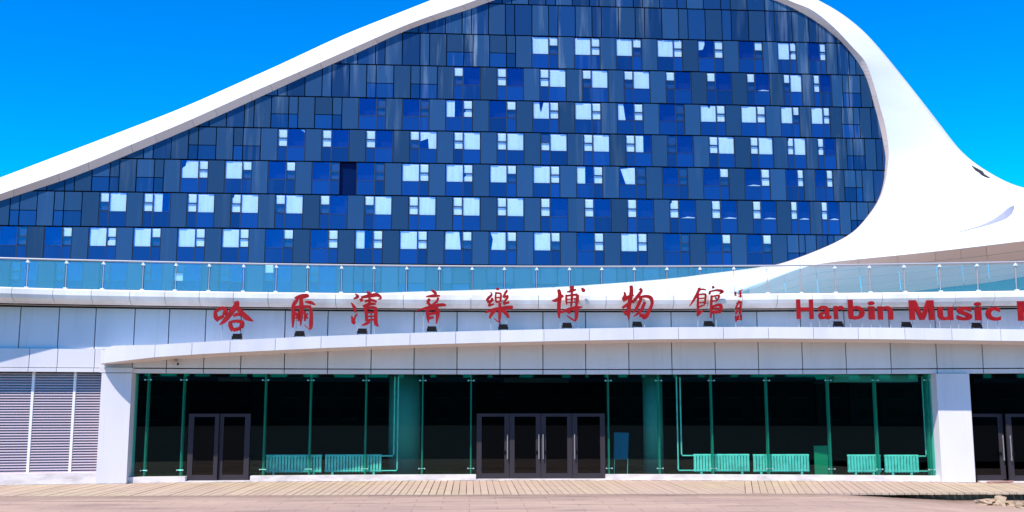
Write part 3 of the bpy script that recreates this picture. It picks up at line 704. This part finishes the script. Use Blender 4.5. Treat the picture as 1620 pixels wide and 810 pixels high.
for r_ in range(11):
    if r_ not in ROWS: continue
    order, groups = ROWS[r_]
    zt, zb = ZR[r_+1]-JH, ZR[r_+2 if r_+2 < len(ZR) else -1]+JH
    if r_ == 10: continue
    ym = (YB[r_+1]+YB[r_+2])/2
    G = [list(g) for g in groups]
    while G[0][0] > -80: G.insert(0, [G[0][0]-70.3, 'p'])
    while G[-1][0] < 1400: G.append([G[-1][0]+46, 'p'])
    H = zt-zb
    for gi, g in enumerate(G[:-1]):
        pitch = G[gi+1][0]-g[0]
        if pitch > 73.5 and r_ == 9: pitch = 70
        gw = 0.615*pitch
        dyy = (g[0]-860)*-0.0   # rows are straight in the wall's own plane
        ua, ub, uc = tw_uv(g[0], ym)[0], tw_uv(g[0]+gw, ym)[0], tw_uv(G[gi+1][0], ym)[0]
        wd = ub-ua; big = 0.65*wd
        if order == 'BS': b0, b1, s0, s1 = ua, ua+big, ua+big, ub
        else: s0, s1, b0, b1 = ua, ub-big, ub-big, ub
        # the full-height panel between two groups
        if r_ == 6 and 540 < g[0]+gw < 570 or (r_ == 6 and abs(g[0]-493.3) < 1): mt = 'winback'
        else: mt = 'panel'
        if mt == 'winback':
            tile('open_panel', 'navy', tower, ub+JV, uc-JV, zb, zt, -0.45, -0.38)
        else: tile('cladding_panel', mt, tower, ub+JV, uc-JV, zb, zt, -0.10, 0.0)
        zs = zb+0.44*H                        # top of the spandrel
        if g[1] == 'p':
            tile('cladding_panel', 'panel2', tower, b0+JV, b1-JV, zb, zt, -0.10, -0.02)
            tile('cladding_panel', 'panel' if random.random() < .5 else 'panel2', tower, s0+JV, s1-JV, zb, zt, -0.10, -0.01)
        elif g[1] == 'b' or inside(ua, ub, zb, zt) < 0.97:
            for x0, x1 in ((b0, b1), (s0, s1)):
                tile('cladding_panel', 'panel', tower, x0+JV, x1-JV, zs+JV, zt, -0.10, -0.02)
                tile('spandrel', 'spandrel_dull', tower, x0+JV, x1-JV, zb, zs-JV*.6, -0.10, -0.03)
        else:
            # window: a dark frame that carries pane, casements, spandrels and curtains
            mb = MB(); fr = 0.035
            def bar(a, b__, c, d): mb.prism([tw_p(a,c,-.03), tw_p(b__,c,-.03), tw_p(b__,d,-.03), tw_p(a,d,-.03)], TW_N*-0.12)
            bar(ua, ua+fr, zb, zt); bar(ub-fr, ub, zb, zt); m0 = b1 if order == 'BS' else s1
            bar(m0-fr, m0+fr, zb, zt); bar(ua+fr, m0-fr, zs-.02, zs+.02); bar(m0+fr, ub-fr, zs-.02, zs+.02)
            zc = zt-0.285*H
            if order == 'BS': bar(m0+fr, ub-fr, zc-.035, zc+.035)
            else: bar(ua+fr, m0-fr, zc-.035, zc+.035)
            wn = mb.build('window', 'frame', tower)
            x0, x1 = b0+fr+.01, b1-fr-.01
            tile('pane', 'pane', wn, x0, x1, zs+.022, zt-.005, -0.075, -0.06)
            tile('spandrel', 'spandrel', wn, x0, x1, zb, zs-.022, -0.11, -0.05)
            if g[1] in CURT: curtain(wn, x0+.01, x1-.01, zs+.03, zt-.02, g[1], -0.16)
            x0, x1 = s0+fr+.01, s1-fr-.01
            tile('spandrel', 'spandrel', wn, x0, x1, zb, zs-.022, -0.11, -0.05)
            z1a, z0a = zt-.01, zc+.04; z1b, z0b = zc-.04, zs+.08
            for on, za_, zb__ in ((g[2], z0a, z1a), (g[3], z0b, z1b)):
                tile('casement', 'casepane', wn, x0, x1, za_, zb__, -0.07, -0.055)
                if on: curtain(wn, x0+.01, x1-.01, za_+.01, zb__-.01, 'F' if random.random() > .08 else 'A', -0.15)
                else: tile('casement_back', 'frame', wn, x0, x1, za_, zb__, -0.22, -0.2)  # dark sheet standing in for the dark room behind a bare casement
# marks on the shell: a dark hatch near the roof edge and a long leaf-shaped scoop
def on_shell(px, py, lift):
    d = ray(px, py).normalized(); h = bvh.ray_cast(CAM, d)
    if h[0] is None: return tower_at(px, py, lift)
    nn = h[1] if h[1].dot(d) < 0 else -h[1]
    return h[0] + nn*lift
hp = [(1536.5,262.5),(1545,267),(1554,272),(1557,276.5),(1566,282),(1559,280.5),(1552,277),(1548,273),(1543,270)]
MB().prism([on_shell(x, y, 0.08) for x, y in hp], (0, 0.3, -0.05)).build('roof_hatch', 'joint', tower)
lf = [((1516,367.5),(1516.5,368)),((1530,363.5),(1531,364.8)),((1545,359),(1546,361)),((1560,353),(1563,356.5)),((1572,347),(1578,351.5)),((1583,338),(1592,346)),((1592,329.5),(1601,338.5)),((1603,325),(1605,329))]
rr = []
for (a, b_) in lf:
    mid = ((a[0]+b_[0])/2, (a[1]+b_[1])/2); w_ = math.hypot(a[0]-b_[0], a[1]-b_[1])/10
    rr.append([on_shell(*a, 0.03), on_shell(*mid, 0.05+0.25*w_), on_shell(*b_, 0.03), on_shell(*mid, -0.1)])
M['crease'] = plain('grey_shell_crease', (0.36, 0.37, 0.44), 0.4)  # crease in the shell, its shade put into a grey raised piece
MB().loft(rr).build('shell_crease', 'crease', tower)

# ================================================================== RED SIGN CHARACTERS
S = 7.3635
CH = [
 ('first', 330, 440, 375, [[(75,375,25),(80,450,45),(115,490,45)],[(85,385,30),(160,345,35),(195,380,45),(175,430,40)],[(110,470,40),(175,440,30)],
   [(320,268,45),(325,310,55),(280,370,55),(230,440,50),(180,500,40),(125,543,8)],[(330,340,45),(400,420,50),(450,465,55),(515,500,12)],
   [(285,440,25),(340,420,35),(375,440,20)],[(245,500,25),(255,560,45),(280,610,40)],[(255,510,25),(330,500,35),(390,520,45),(375,580,45)],[(285,605,40),(370,585,35)]]),
 ('second', 330, 440, 474, [[(1000,230,15),(1070,215,48),(1140,205,48),(1160,220,18)],[(1040,240,25),(1000,290,40),(965,355,15)],[(1075,230,35),(1080,330,45),(1075,450,35),(1070,555,8)],
   [(1120,275,15),(1190,285,38),(1240,310,10)],[(985,345,35),(1090,330,30),(1190,335,35)],[(985,340,35),(985,450,40),(978,575,12)],[(1190,340,35),(1195,450,35),(1190,560,40),(1180,600,12)],
   [(1180,600,10),(1110,545,8)],[(1010,395,20),(1042,470,22)],[(1015,475,18),(1050,420,14)],[(1108,395,20),(1150,470,22)],[(1110,470,18),(1155,410,14)],[(1045,380,16),(1045,500,16)],[(1120,380,16),(1120,500,16)]]),
 ('third', 540, 440, 573, [[(160,180,8),(190,215,35),(140,240,10)],[(115,285,12),(150,340,35),(165,400,22)],[(118,440,12),(140,510,45),(145,540,10)],[(140,510,20),(165,440,18),(185,410,8)],
   [(295,155,12),(325,185,45),(310,215,25)],[(225,235,35),(240,270,35)],[(230,225,25),(330,205,40),(420,195,40),(462,232,18),(430,245,12)],[(270,270,20),(350,255,30),(410,275,22)],[(250,330,25),(330,300,32),(400,300,22)],
   [(330,230,28),(320,300,28),(270,350,28)],[(260,370,25),(350,340,32),(410,350,25)],[(280,360,32),(290,430,32),(290,500,28)],[(400,350,38),(400,430,38),(405,520,35)],[(290,402,18),(400,397,18)],[(290,447,18),(400,442,18)],[(290,490,22),(400,480,22)],
   [(330,500,32),(290,530,30),(238,552,10)],[(390,490,35),(410,540,38),(430,562,10)]]),
 ('fourth', 540, 440, 683, [[(1045,135,10),(1080,160,35),(1110,185,25)],[(985,215,10),(1070,205,35),(1150,205,16)],[(1030,240,30),(1010,270,35),(1000,300,12)],[(1130,225,25),(1110,270,25),(1060,310,20)],
   [(870,380,6),(960,355,25),(1070,325,30),(1180,310,35),(1222,320,10)],[(1000,280,28),(1050,330,38)],[(1000,360,30),(1005,440,35),(1015,520,12)],[(1000,365,28),(1080,355,32),(1130,360,38)],[(1130,360,38),(1120,440,38),(1108,532,14)],[(1010,420,32),(1110,402,30)],[(1015,465,38),(1075,455,22)]]),
 ('fifth', 750, 440, 796, [[(190,160,8),(205,190,25),(165,235,30),(145,265,25)],[(150,275,30),(200,265,28),(225,245,18)],[(215,230,22),(180,300,25),(170,330,18)],[(180,320,22),(230,300,18)],
   [(275,112,30),(275,140,35)],[(255,160,18),(250,230,20),(260,280,18)],[(255,175,18),(310,180,22),(310,240,22),(300,280,18)],[(255,227,14),(305,225,14)],[(255,280,18),(300,275,18)],
   [(385,140,28),(350,200,26),(340,225,18)],[(345,220,22),(400,205,26)],[(395,220,22),(350,280,26)],[(340,300,25),(410,280,22)],[(128,402,10),(200,375,35),(300,355,38),(430,340,42),(455,340,12)],
   [(300,290,30),(300,400,38),(295,500,22),(290,522,6)],[(270,350,32),(210,410,38),(180,468,22)],[(320,360,38),(380,420,38),(405,462,20)],[(290,515,10),(232,470,8)]]),
 ('sixth', 750, 440, 897, [[(985,130,35),(1000,200,45),(990,300,42),(990,400,38),(990,466,14)],[(908,260,10),(960,255,38),(1040,200,28)],[(1140,90,48),(1140,130,42),(1110,160,22)],[(1080,160,12),(1140,150,28),(1190,130,18)],[(1255,112,16),(1275,142,42),(1280,162,20)],
   [(1075,190,18),(1075,250,22),(1080,310,12)],[(1080,205,20),(1150,195,22),(1205,190,28)],[(1205,190,32),(1205,260,32),(1190,330,28)],[(1140,150,25),(1140,250,25),(1130,330,22)],[(1085,247,12),(1190,237,12)],[(1085,287,12),(1190,277,12)],
   [(1010,400,16),(1090,370,38),(1170,350,42),(1262,335,14)],[(1190,330,38),(1195,420,40),(1180,502,20)],[(1180,500,14),(1130,470,16),(1082,435,8)],[(1085,380,32),(1120,410,28)]]),
 ('seventh', 970, 440, 1008, [[(130,160,12),(140,200,32),(110,240,18)],[(115,260,38),(180,220,42),(240,195,22)],[(210,85,35),(215,160,42),(190,300,46),(180,400,42),(187,478,12)],[(110,345,28),(180,300,38),(250,250,18)],
   [(310,120,30),(330,150,32),(280,220,36),(230,290,16)],[(300,225,28),(380,210,32),(440,230,38),(455,300,32),(420,380,36),(380,450,46),(340,465,16)],[(330,230,34),(300,300,36),(260,370,28),(228,402,10)],[(370,280,30),(330,370,34),(280,420,26),(242,446,10)],[(310,430,40),(370,440,40)],[(120,380,22),(160,430,28)]]),
 ('eighth', 970, 440, 1121, [[(1000,110,25),(1000,140,28),(950,240,26),(893,326,8)],[(1010,130,22),(1060,130,18),(1085,140,10)],[(990,180,18),(990,300,24),(985,440,16)],[(1000,190,16),(1060,185,20),(1080,200,20),(1070,300,20)],[(1000,237,14),(1065,232,14)],[(1000,287,14),(1065,282,14)],
   [(990,340,22),(1070,310,16)],[(985,430,28),(1030,390,22),(1060,370,10)],[(1160,90,22),(1175,120,24)],[(1130,150,22),(1125,190,18)],[(1130,155,18),(1210,140,24),(1275,155,32),(1240,185,12)],[(1150,200,18),(1145,300,24),(1140,462,14)],[(1150,215,16),(1220,200,20),(1235,220,18),(1210,260,16)],
   [(1155,267,16),(1210,262,16)],[(1155,330,22),(1240,310,32),(1260,340,32),(1245,390,36)],[(1155,395,36),(1250,390,36)],[(1160,352,22),(1230,350,20)]]),
 ('sig', 970, 440, 1167, [[(1425,155,15),(1430,205,18)],[(1412,180,10),(1442,175,10)],[(1470,150,16),(1512,135,10)],[(1480,140,15),(1490,225,14)],[(1460,185,12),(1502,175,12)],[(1465,210,10),(1500,205,10)],
   [(1470,262,18),(1450,310,18),(1428,352,12)],[(1440,290,15),(1502,280,14)],[(1490,268,18),(1485,350,18)],[(1435,350,16),(1500,340,14)],[(1430,387,14),(1502,377,14)],[(1440,370,18),(1435,422,16)],[(1480,365,18),(1480,422,16)],
   [(1430,440,15),(1435,505,12)],[(1460,430,14),(1455,490,12)],[(1490,425,15),(1495,492,12)],[(1430,462,10),(1500,452,10)],[(1430,487,10),(1500,477,10)]]),
]
OFF_S = -1.5
def stroke(mb, pts, lift):
    # smooth brush stroke: pts are 3D (x, z, halfwidth) on a plane
    P = []
    for i in range(len(pts)-1):
        q = [pts[max(0,i-1)], pts[i], pts[i+1], pts[min(len(pts)-1,i+2)]]
        for s in range(4): P.append([cr(q[0][k_], q[1][k_], q[2][k_], q[3][k_], s/4) for k_ in range(3)])
    P.append(list(pts[-1])); left, right = [], []
    for i, p in enumerate(P):
        a, b_ = P[max(0,i-1)], P[min(len(P)-1,i+1)]; dx, dz = b_[0]-a[0], b_[1]-a[1]; l = math.hypot(dx, dz) or 1
        nx, nz = -dz/l, dx/l; w = max(0.006, p[2])
        left.append((p[0]+nx*w, p[1]+nz*w)); right.append((p[0]-nx*w, p[1]-nz*w))
    rings = [[Vector((a[0],lift,a[1])), Vector((b_[0],lift,b_[1])), Vector((b_[0],0.08-lift*.5,b_[1])), Vector((a[0],0.08-lift*.5,a[1]))] for a, b_ in zip(left, right)]
    mb.loft(rings)
sign_spots = []
for nm, rx, ry, fx, strokes in CH:
    cx = rx + sum(p[0] for s in strokes for p in s)/sum(len(s) for s in strokes)/S
    cpt = at(cx, 490, OFF_S); Y = cpt.y
    def toplane(px, py):
        d = ray(px, py); return CAM + d*((Y-CAM.y)/d.y)
    mb = MB(); allx = []; zmin = 99; m_px = (Y-CAM.y)/F_PX
    for i, s in enumerate(strokes):
        pts = []
        for zx, zy, w in s:
            p = toplane(rx+zx/S, ry+zy/S); pts.append((p.x-cpt.x, p.z, w/2/S*m_px*1.05)); allx.append(p.x-cpt.x); zmin = min(zmin, p.z)
        stroke(mb, pts, -0.0022*(i+1))
    zt_ = can_zt(cpt.x)-0.03
    mb.v = [Vector((v.x, v.y, v.z-zt_)) for v in mb.v]
    root = bpy.data.objects.new('sign_character' if nm != 'sig' else 'sign_signature', None); col.objects.link(root); root.location = (cpt.x, Y, zt_)
    mb.build('lettering', 'red', root)
    xs_ = (min(allx)*0.55, max(allx)*0.55) if nm != 'sig' else (min(allx)*.7, max(allx)*.7)
    for x in xs_:
        MB().box(x-0.011, x+0.011, 0.10, 0.125, 0, (zmin-zt_)+0.45).build('post', 'railmetal', root)
    if nm == 'sig': tag(root, 'narrow column of tiny dark red signature writing right of the big characters', 'sign')
    else: tag(root, {'first':'large red calligraphy character, leftmost of the row on the canopy','second':'red calligraphy character with a comb-like lower half, second from the left',
        'third':'dense red calligraphy character with water dots at its left, third from the left','fourth':'red calligraphy character with a long horizontal stroke, fourth from the left',
        'fifth':'red calligraphy character of tangled strokes over a tree shape, fifth from the left','sixth':'red calligraphy character with a separate dot at upper right, sixth from the left',
        'seventh':'red calligraphy character with sweeping slanted strokes, seventh from the left','eighth':'red calligraphy character beside the small signature column, last of the big ones'}[nm], 'sign', 'red calligraphy characters on the canopy')

# latin letters
LET = [('H',1262,1287,'tall red letter H, first letter of the latin sign'),('a',1296,1315,'red letter a between H and r'),('r',1321,1336,'red letter r between a and b'),('b',1344,1368,'red letter b before the first i'),
 ('i',1376,1384,'red letter i between b and n'),('n',1391,1413,'red letter n ending the first latin word'),('M',1441,1478,'red capital M starting the second latin word'),('u',1486,1508,'red letter u after the capital M'),
 ('s',1516,1538,'red letter s between u and i'),('i',1545,1553,'red letter i between s and c'),('c',1562,1583,'red letter c ending the second latin word'),('M',1613.5,1650,'red capital M cut off by the right picture edge')]
def bold_m():                             # capital M from four bars, each a little proud of the last
    out = []
    for q, poly in enumerate(([(0,0),(.17,0),(.17,.7),(0,.7)], [(.63,0),(.80,0),(.80,.7),(.63,.7)], [(.05,.7),(.22,.7),(.47,0),(.33,0)], [(.58,.7),(.75,.7),(.47,0),(.33,0)])):
        out.append((poly, q*0.003))
    return out
def text_mesh(chx):
    cu = bpy.data.curves.new('letter_curve', 'FONT'); cu.body = chx; cu.extrude = 0.0; cu.offset = 0.022; cu.resolution_u = 4
    o = bpy.data.objects.new('letter_tmp', cu); col.objects.link(o)
    bpy.context.view_layer.update(); dg = bpy.context.evaluated_depsgraph_get()
    me = bpy.data.meshes.new_from_object(o.evaluated_get(dg)); bpy.data.objects.remove(o); bpy.data.curves.remove(cu)
    v = [x.co.copy() for x in me.vertices]; f = [tuple(p.vertices) for p in me.polygons]; bpy.data.meshes.remove(me)
    return v, f
capv, _ = text_mesh('H'); cap = max(v.y for v in capv)-min(v.y for v in capv); base0 = min(v.y for v in capv)
for chx, xa, xb, lab in LET:
    t = (xa-1262)/350.0; ytop, ybot = 473.5+3.0*t, 504.5+2.8*t
    c = at((xa+xb)/2, ybot, OFF_S); Y = c.y
    def tp(px, py):
        d = ray(px, py); return CAM + d*((Y-CAM.y)/d.y)
    p0, p1 = tp(xa, ybot), tp(xb, ytop); v, f = text_mesh(chx)
    if chx == 'M': v = [Vector((0, base0, 0)), Vector((0.8, base0+cap, 0))]; f = []
    x0, x1 = min(q.x for q in v), max(q.x for q in v)
    if chx == 'i': p0.x -= 0.01; p1.x += 0.01
    kx = (p1.x-p0.x)/(x1-x0); kz = (p1.z-p0.z)/cap; zt_ = can_zt(c.x)-0.03
    pts = [Vector(((q.x-x0)*kx-(p1.x-p0.x)/2, 0, (q.y-base0)*kz+p0.z-zt_)) for q in v]
    bm = bmesh.new(); bv = [bm.verts.new(p) for p in pts]
    for ff_ in f:
        try: bm.faces.new([bv[i] for i in ff_])
        except ValueError: pass
    bmesh.ops.remove_doubles(bm, verts=bm.verts, dist=0.0005)
    ext = bmesh.ops.extrude_face_region(bm, geom=bm.faces[:])
    for e in ext['geom']:
        if isinstance(e, bmesh.types.BMVert): e.co.y += 0.09
    bmesh.ops.recalc_face_normals(bm, faces=bm.faces)
    if chx == 'M':
        mm = MB()
        for poly, lift in bold_m():
            mm.prism([((u-0.4)/0.8*(p1.x-p0.x), -lift, w/0.7*(p1.z-p0.z)+p0.z-zt_) for u, w in poly], (0, 0.09, 0))
        bm.free(); me = bpy.data.meshes.new('lettering'); me.from_pydata([tuple(q) for q in mm.v], [], mm.f); me.materials.append(M['red'])
    else:
        me = bpy.data.meshes.new('lettering'); bm.to_mesh(me); bm.free(); me.materials.append(M['red'])
    root = bpy.data.objects.new('sign_letter', None); col.objects.link(root); root.location = (c.x, Y, zt_)
    o = bpy.data.objects.new('lettering', me); col.objects.link(o); o.parent = root
    wlt = (p1.x-p0.x)
    for x in ((-wlt*0.36, wlt*0.36) if wlt > 0.4 else (0.0,)):
        MB().box(x-0.010, x+0.010, 0.10, 0.125, 0, p0.z-zt_+0.25).build('post', 'railmetal', root)
    tag(root, lab, 'sign', 'red latin sign letters on the canopy')

# ================================================================== FLOODLIGHTS along the canopy edge
FL = [(375,537),(474,532),(573,528),(683,524.5),(796,521),(897,518),(1008,517),(1121,516),(1326,515),(1434,515),(1545,516.5)]
FLAB = ['under the first red character from the left','under the second red character','under the third red character','under the fourth red character','under the fifth red character','under the sixth red character',
        'under the seventh red character','under the eighth red character','below the letters r and b','below the capital M of the second word','below the letter i before c']
for (px, py), lb in zip(FL, FLAB):
    c = at(px, py, -1.85); z0 = can_zt(c.x)
    root = empty('floodlight', 'small black floodlight on the canopy edge '+lb, 'floodlight', 'floodlights along the canopy edge')
    x, y = c.x, W(c.x)-1.85; tilt = 0.08
    mb = MB()
    mb.loft([[Vector((x+sx*wx, y+dy+sz*tilt, z0+0.15+sz*hz)) for sx, sz in ((-1,-1),(1,-1),(1,1),(-1,1))] for dy, wx, hz in ((-0.05,0.165,0.105),(0.0,0.165,0.105),(0.07,0.10,0.07))])
    mb.build('housing', 'black', root)
    br = MB(); br.box(x-0.19, x-0.168, y-0.04, y+0.02, z0-0.03, z0+0.16); br.box(x+0.168, x+0.19, y-0.04, y+0.02, z0-0.03, z0+0.16); br.box(x-0.19, x+0.19, y-0.04, y+0.02, z0-0.045, z0-0.02)
    br.build('bracket', 'black', root)
    MB().box(x-0.06, x+0.06, y-0.06, y+0.0, z0-0.02, z0+0.035).build('foot', 'steel', root)
    place(root, (x, y, z0-0.04))

# ================================================================== RADIATORS behind the glass
RAD = [(422,511,'pale radiator behind green glass, nearest the left glass door'),(515,605,'pale radiator behind green glass, right one of the left pair by the vertical pipes'),
       (1095,1185,'pale radiator behind green glass, just right of the interior pipes'),(1188.5,1279.5,'pale radiator behind green glass beside the green panel'),
       (1337,1392,'pale radiator behind green glass, short one right of the green panel'),(1395,1452,'pale radiator behind green glass nearest the right white pillar')]
for xa, xb, lab in RAD:
    x0, x1 = Xg(xa)*1.008, Xg(xb)*1.008; y = W((x0+x1)/2)+0.36
    root = empty('radiator', lab, 'radiator', 'radiators behind the shop glass')
    n_ = max(6, int((x1-x0)/0.115)); w_ = (x1-x0)/n_
    z0, z1 = 0.30, 0.98
    for i in range(n_):
        xa_ = x0+i*w_+w_*0.14; xb_ = x0+(i+1)*w_-w_*0.14
        mb = MB(); mb.loft([[Vector((xa_+e, y-0.05+e, z)), Vector((xb_-e, y-0.05+e, z)), Vector((xb_-e, y+0.05, z)), Vector((xa_+e, y+0.05, z))] for z, e in ((z0,0.012),(z0+0.03,0),(z1-0.03,0),(z1,0.012))])
        mb.build('column', 'radiator', root)
    hd = MB(); hd.tube([(x0, y, z1-0.045), (x1, y, z1-0.045)], 0.042, 8); hd.build('header', 'radiator', root)
    hd = MB(); hd.tube([(x0, y, z0+0.05), (x1, y, z0+0.05)], 0.042, 8); hd.build('header', 'radiator', root)
    for x in (x0+0.3, x1-0.3): MB().box(x-0.04, x+0.04, y-0.04, y+0.04, 0.1, z0+0.03).build('foot', 'radiator', root)
    if xa in (515, 1095):
        s = 1 if xa == 515 else -1; e = x1 if s > 0 else x0
        MB().tube([(e, y, z1-0.06), (e+s*0.42, y, z1-0.06), (e+s*0.46, y, z1), (e+s*0.46, y, Z_GT-0.1)], 0.028, 6).build('pipe', 'radiator', root)
        MB().tube([(e, y, z0+0.05), (e+s*0.58, y, z0+0.05), (e+s*0.60, y, z0+0.1), (e+s*0.60, y, Z_GT-0.1)], 0.028, 6).build('pipe', 'radiator', root)
    if xa == 1395:
        MB().tube([(x1, y, z1-0.06), (x1+0.30, y, z1-0.06), (x1+0.32, y, z1), (x1+0.32, y, Z_GT-0.1)], 0.028, 6).build('pipe', 'radiator', root)
        MB().tube([(x1, y, z0+0.05), (x1+0.42, y, z0+0.05)], 0.03, 6).build('pipe', 'radiator', root)
    place(root, ((x0+x1)/2, y, 0.1))

# notice board behind the glass right of the main doors
root = empty('notice_board', 'leaning blue notice board on thin legs behind the glass right of the main doors', 'notice board')
xa, xb = Xg(972)*1.01, Xg(996)*1.01; y = W(xa)+0.6
MB().prism([(xa-.02,y,0.75),(xb-.06,y,0.75),(xb+.02,y+.15,1.78),(xa+.03,y+.15,1.80)], (0,0.04,0)).build('panel', 'board', root)
for x in (xa+0.02, xb-0.05): MB().tube([(x-.03,y+.02,0.1),(x,y+.05,0.8)], 0.015, 6).build('leg', 'steel', root)
place(root, ((xa+xb)/2, y, 0.1))

# security camera under the canopy
c = at(279, 573, -0.40); x, y, z = c
root = empty('security_camera', 'small grey security camera on the panel band above the left glass door', 'camera')
MB().box(x-0.05, x+0.05, W(x)-0.39, W(x)-0.352, z-0.05, z+0.08).build('mount', 'casing', root)
MB().tube([(x, W(x)-0.38, z+0.03), (x, W(x)-0.5, z-0.02)], 0.03, 8).build('arm', 'casing', root)
MB().tube([(x-0.10, W(x)-0.46, z+0.06), (x+0.02, W(x)-0.52, z-0.02), (x+0.10, W(x)-0.56, z-0.07)], [0.07,0.075,0.065], 12).build('housing', 'casing', root)
MB().tube([(x+0.10, W(x)-0.56, z-0.07), (x+0.115, W(x)-0.57, z-0.08)], 0.045, 10).build('lens', 'black', root)
place(root, (x, W(x)-0.36, z))

# loose trim strip on the threshold at the right
a = ground_at(1538, 759.5, 0.03); b_ = ground_at(1580, 755.5, 0.03)
y0 = W(a.x)-0.62
tr = MB().loft([[Vector((px, py, pz)) + Vector(o_) for o_ in ((0,-0.07,0),(0,0.07,0),(0,0.07,0.05),(0,-0.07,0.06))] for px, py, pz in ((a.x, y0, 0.012),(a.x+0.18,y0+0.02,0.014),(a.x+0.55,y0+0.10,0.02),(a.x+1.05,y0+0.17,0.03))]).build('trim_strip', 'tan', None)
tag(tr, 'loose reddish trim strip lying on the paving by the right door', 'trim strip')

# broken kerb stones below the paving edge at the lower right
def rock(px, py, sx, sy, sz, lab, seed):
    g = ground_at(px, py, -0.36); z = ground_z(g.x, g.y); g = ground_at(px, py, z)
    rnd = random.Random(seed); bm = bmesh.new(); bmesh.ops.create_cube(bm, size=1.0)
    bmesh.ops.subdivide_edges(bm, edges=bm.edges[:], cuts=2, use_grid_fill=True)
    for v in bm.verts:
        v.co += Vector((rnd.uniform(-.1,.1), rnd.uniform(-.1,.1), rnd.uniform(-.1,.1)))
        v.co = Vector((v.co.x*sx, v.co.y*sy, v.co.z*sz))
    me = bpy.data.meshes.new('kerb_stone'); bm.to_mesh(me); bm.free(); me.materials.append(M['stone'])
    o = bpy.data.objects.new('kerb_stone', me); col.objects.link(o); o.location = (g.x, g.y, z+sz*0.4); o.rotation_euler = (rnd.uniform(-.1,.1), rnd.uniform(-.1,.1), rnd.uniform(-.4,.4))
    tag(o, lab, 'stone', 'broken stones by the paving edge')
rock(1561, 797.5, 0.42, 0.5, 0.17, 'flat pale broken stone at the left end of the rubble by the paving edge', 1)
rock(1583, 801, 0.30, 0.4, 0.34, 'upright tan broken stone, second from the left in the rubble', 2)
rock(1600, 800, 0.34, 0.4, 0.16, 'low flat broken stone between the upright tan stone and the picture edge', 3)
rock(1615, 803, 0.40, 0.6, 0.18, 'reddish broken stone nearest the right picture edge', 5)
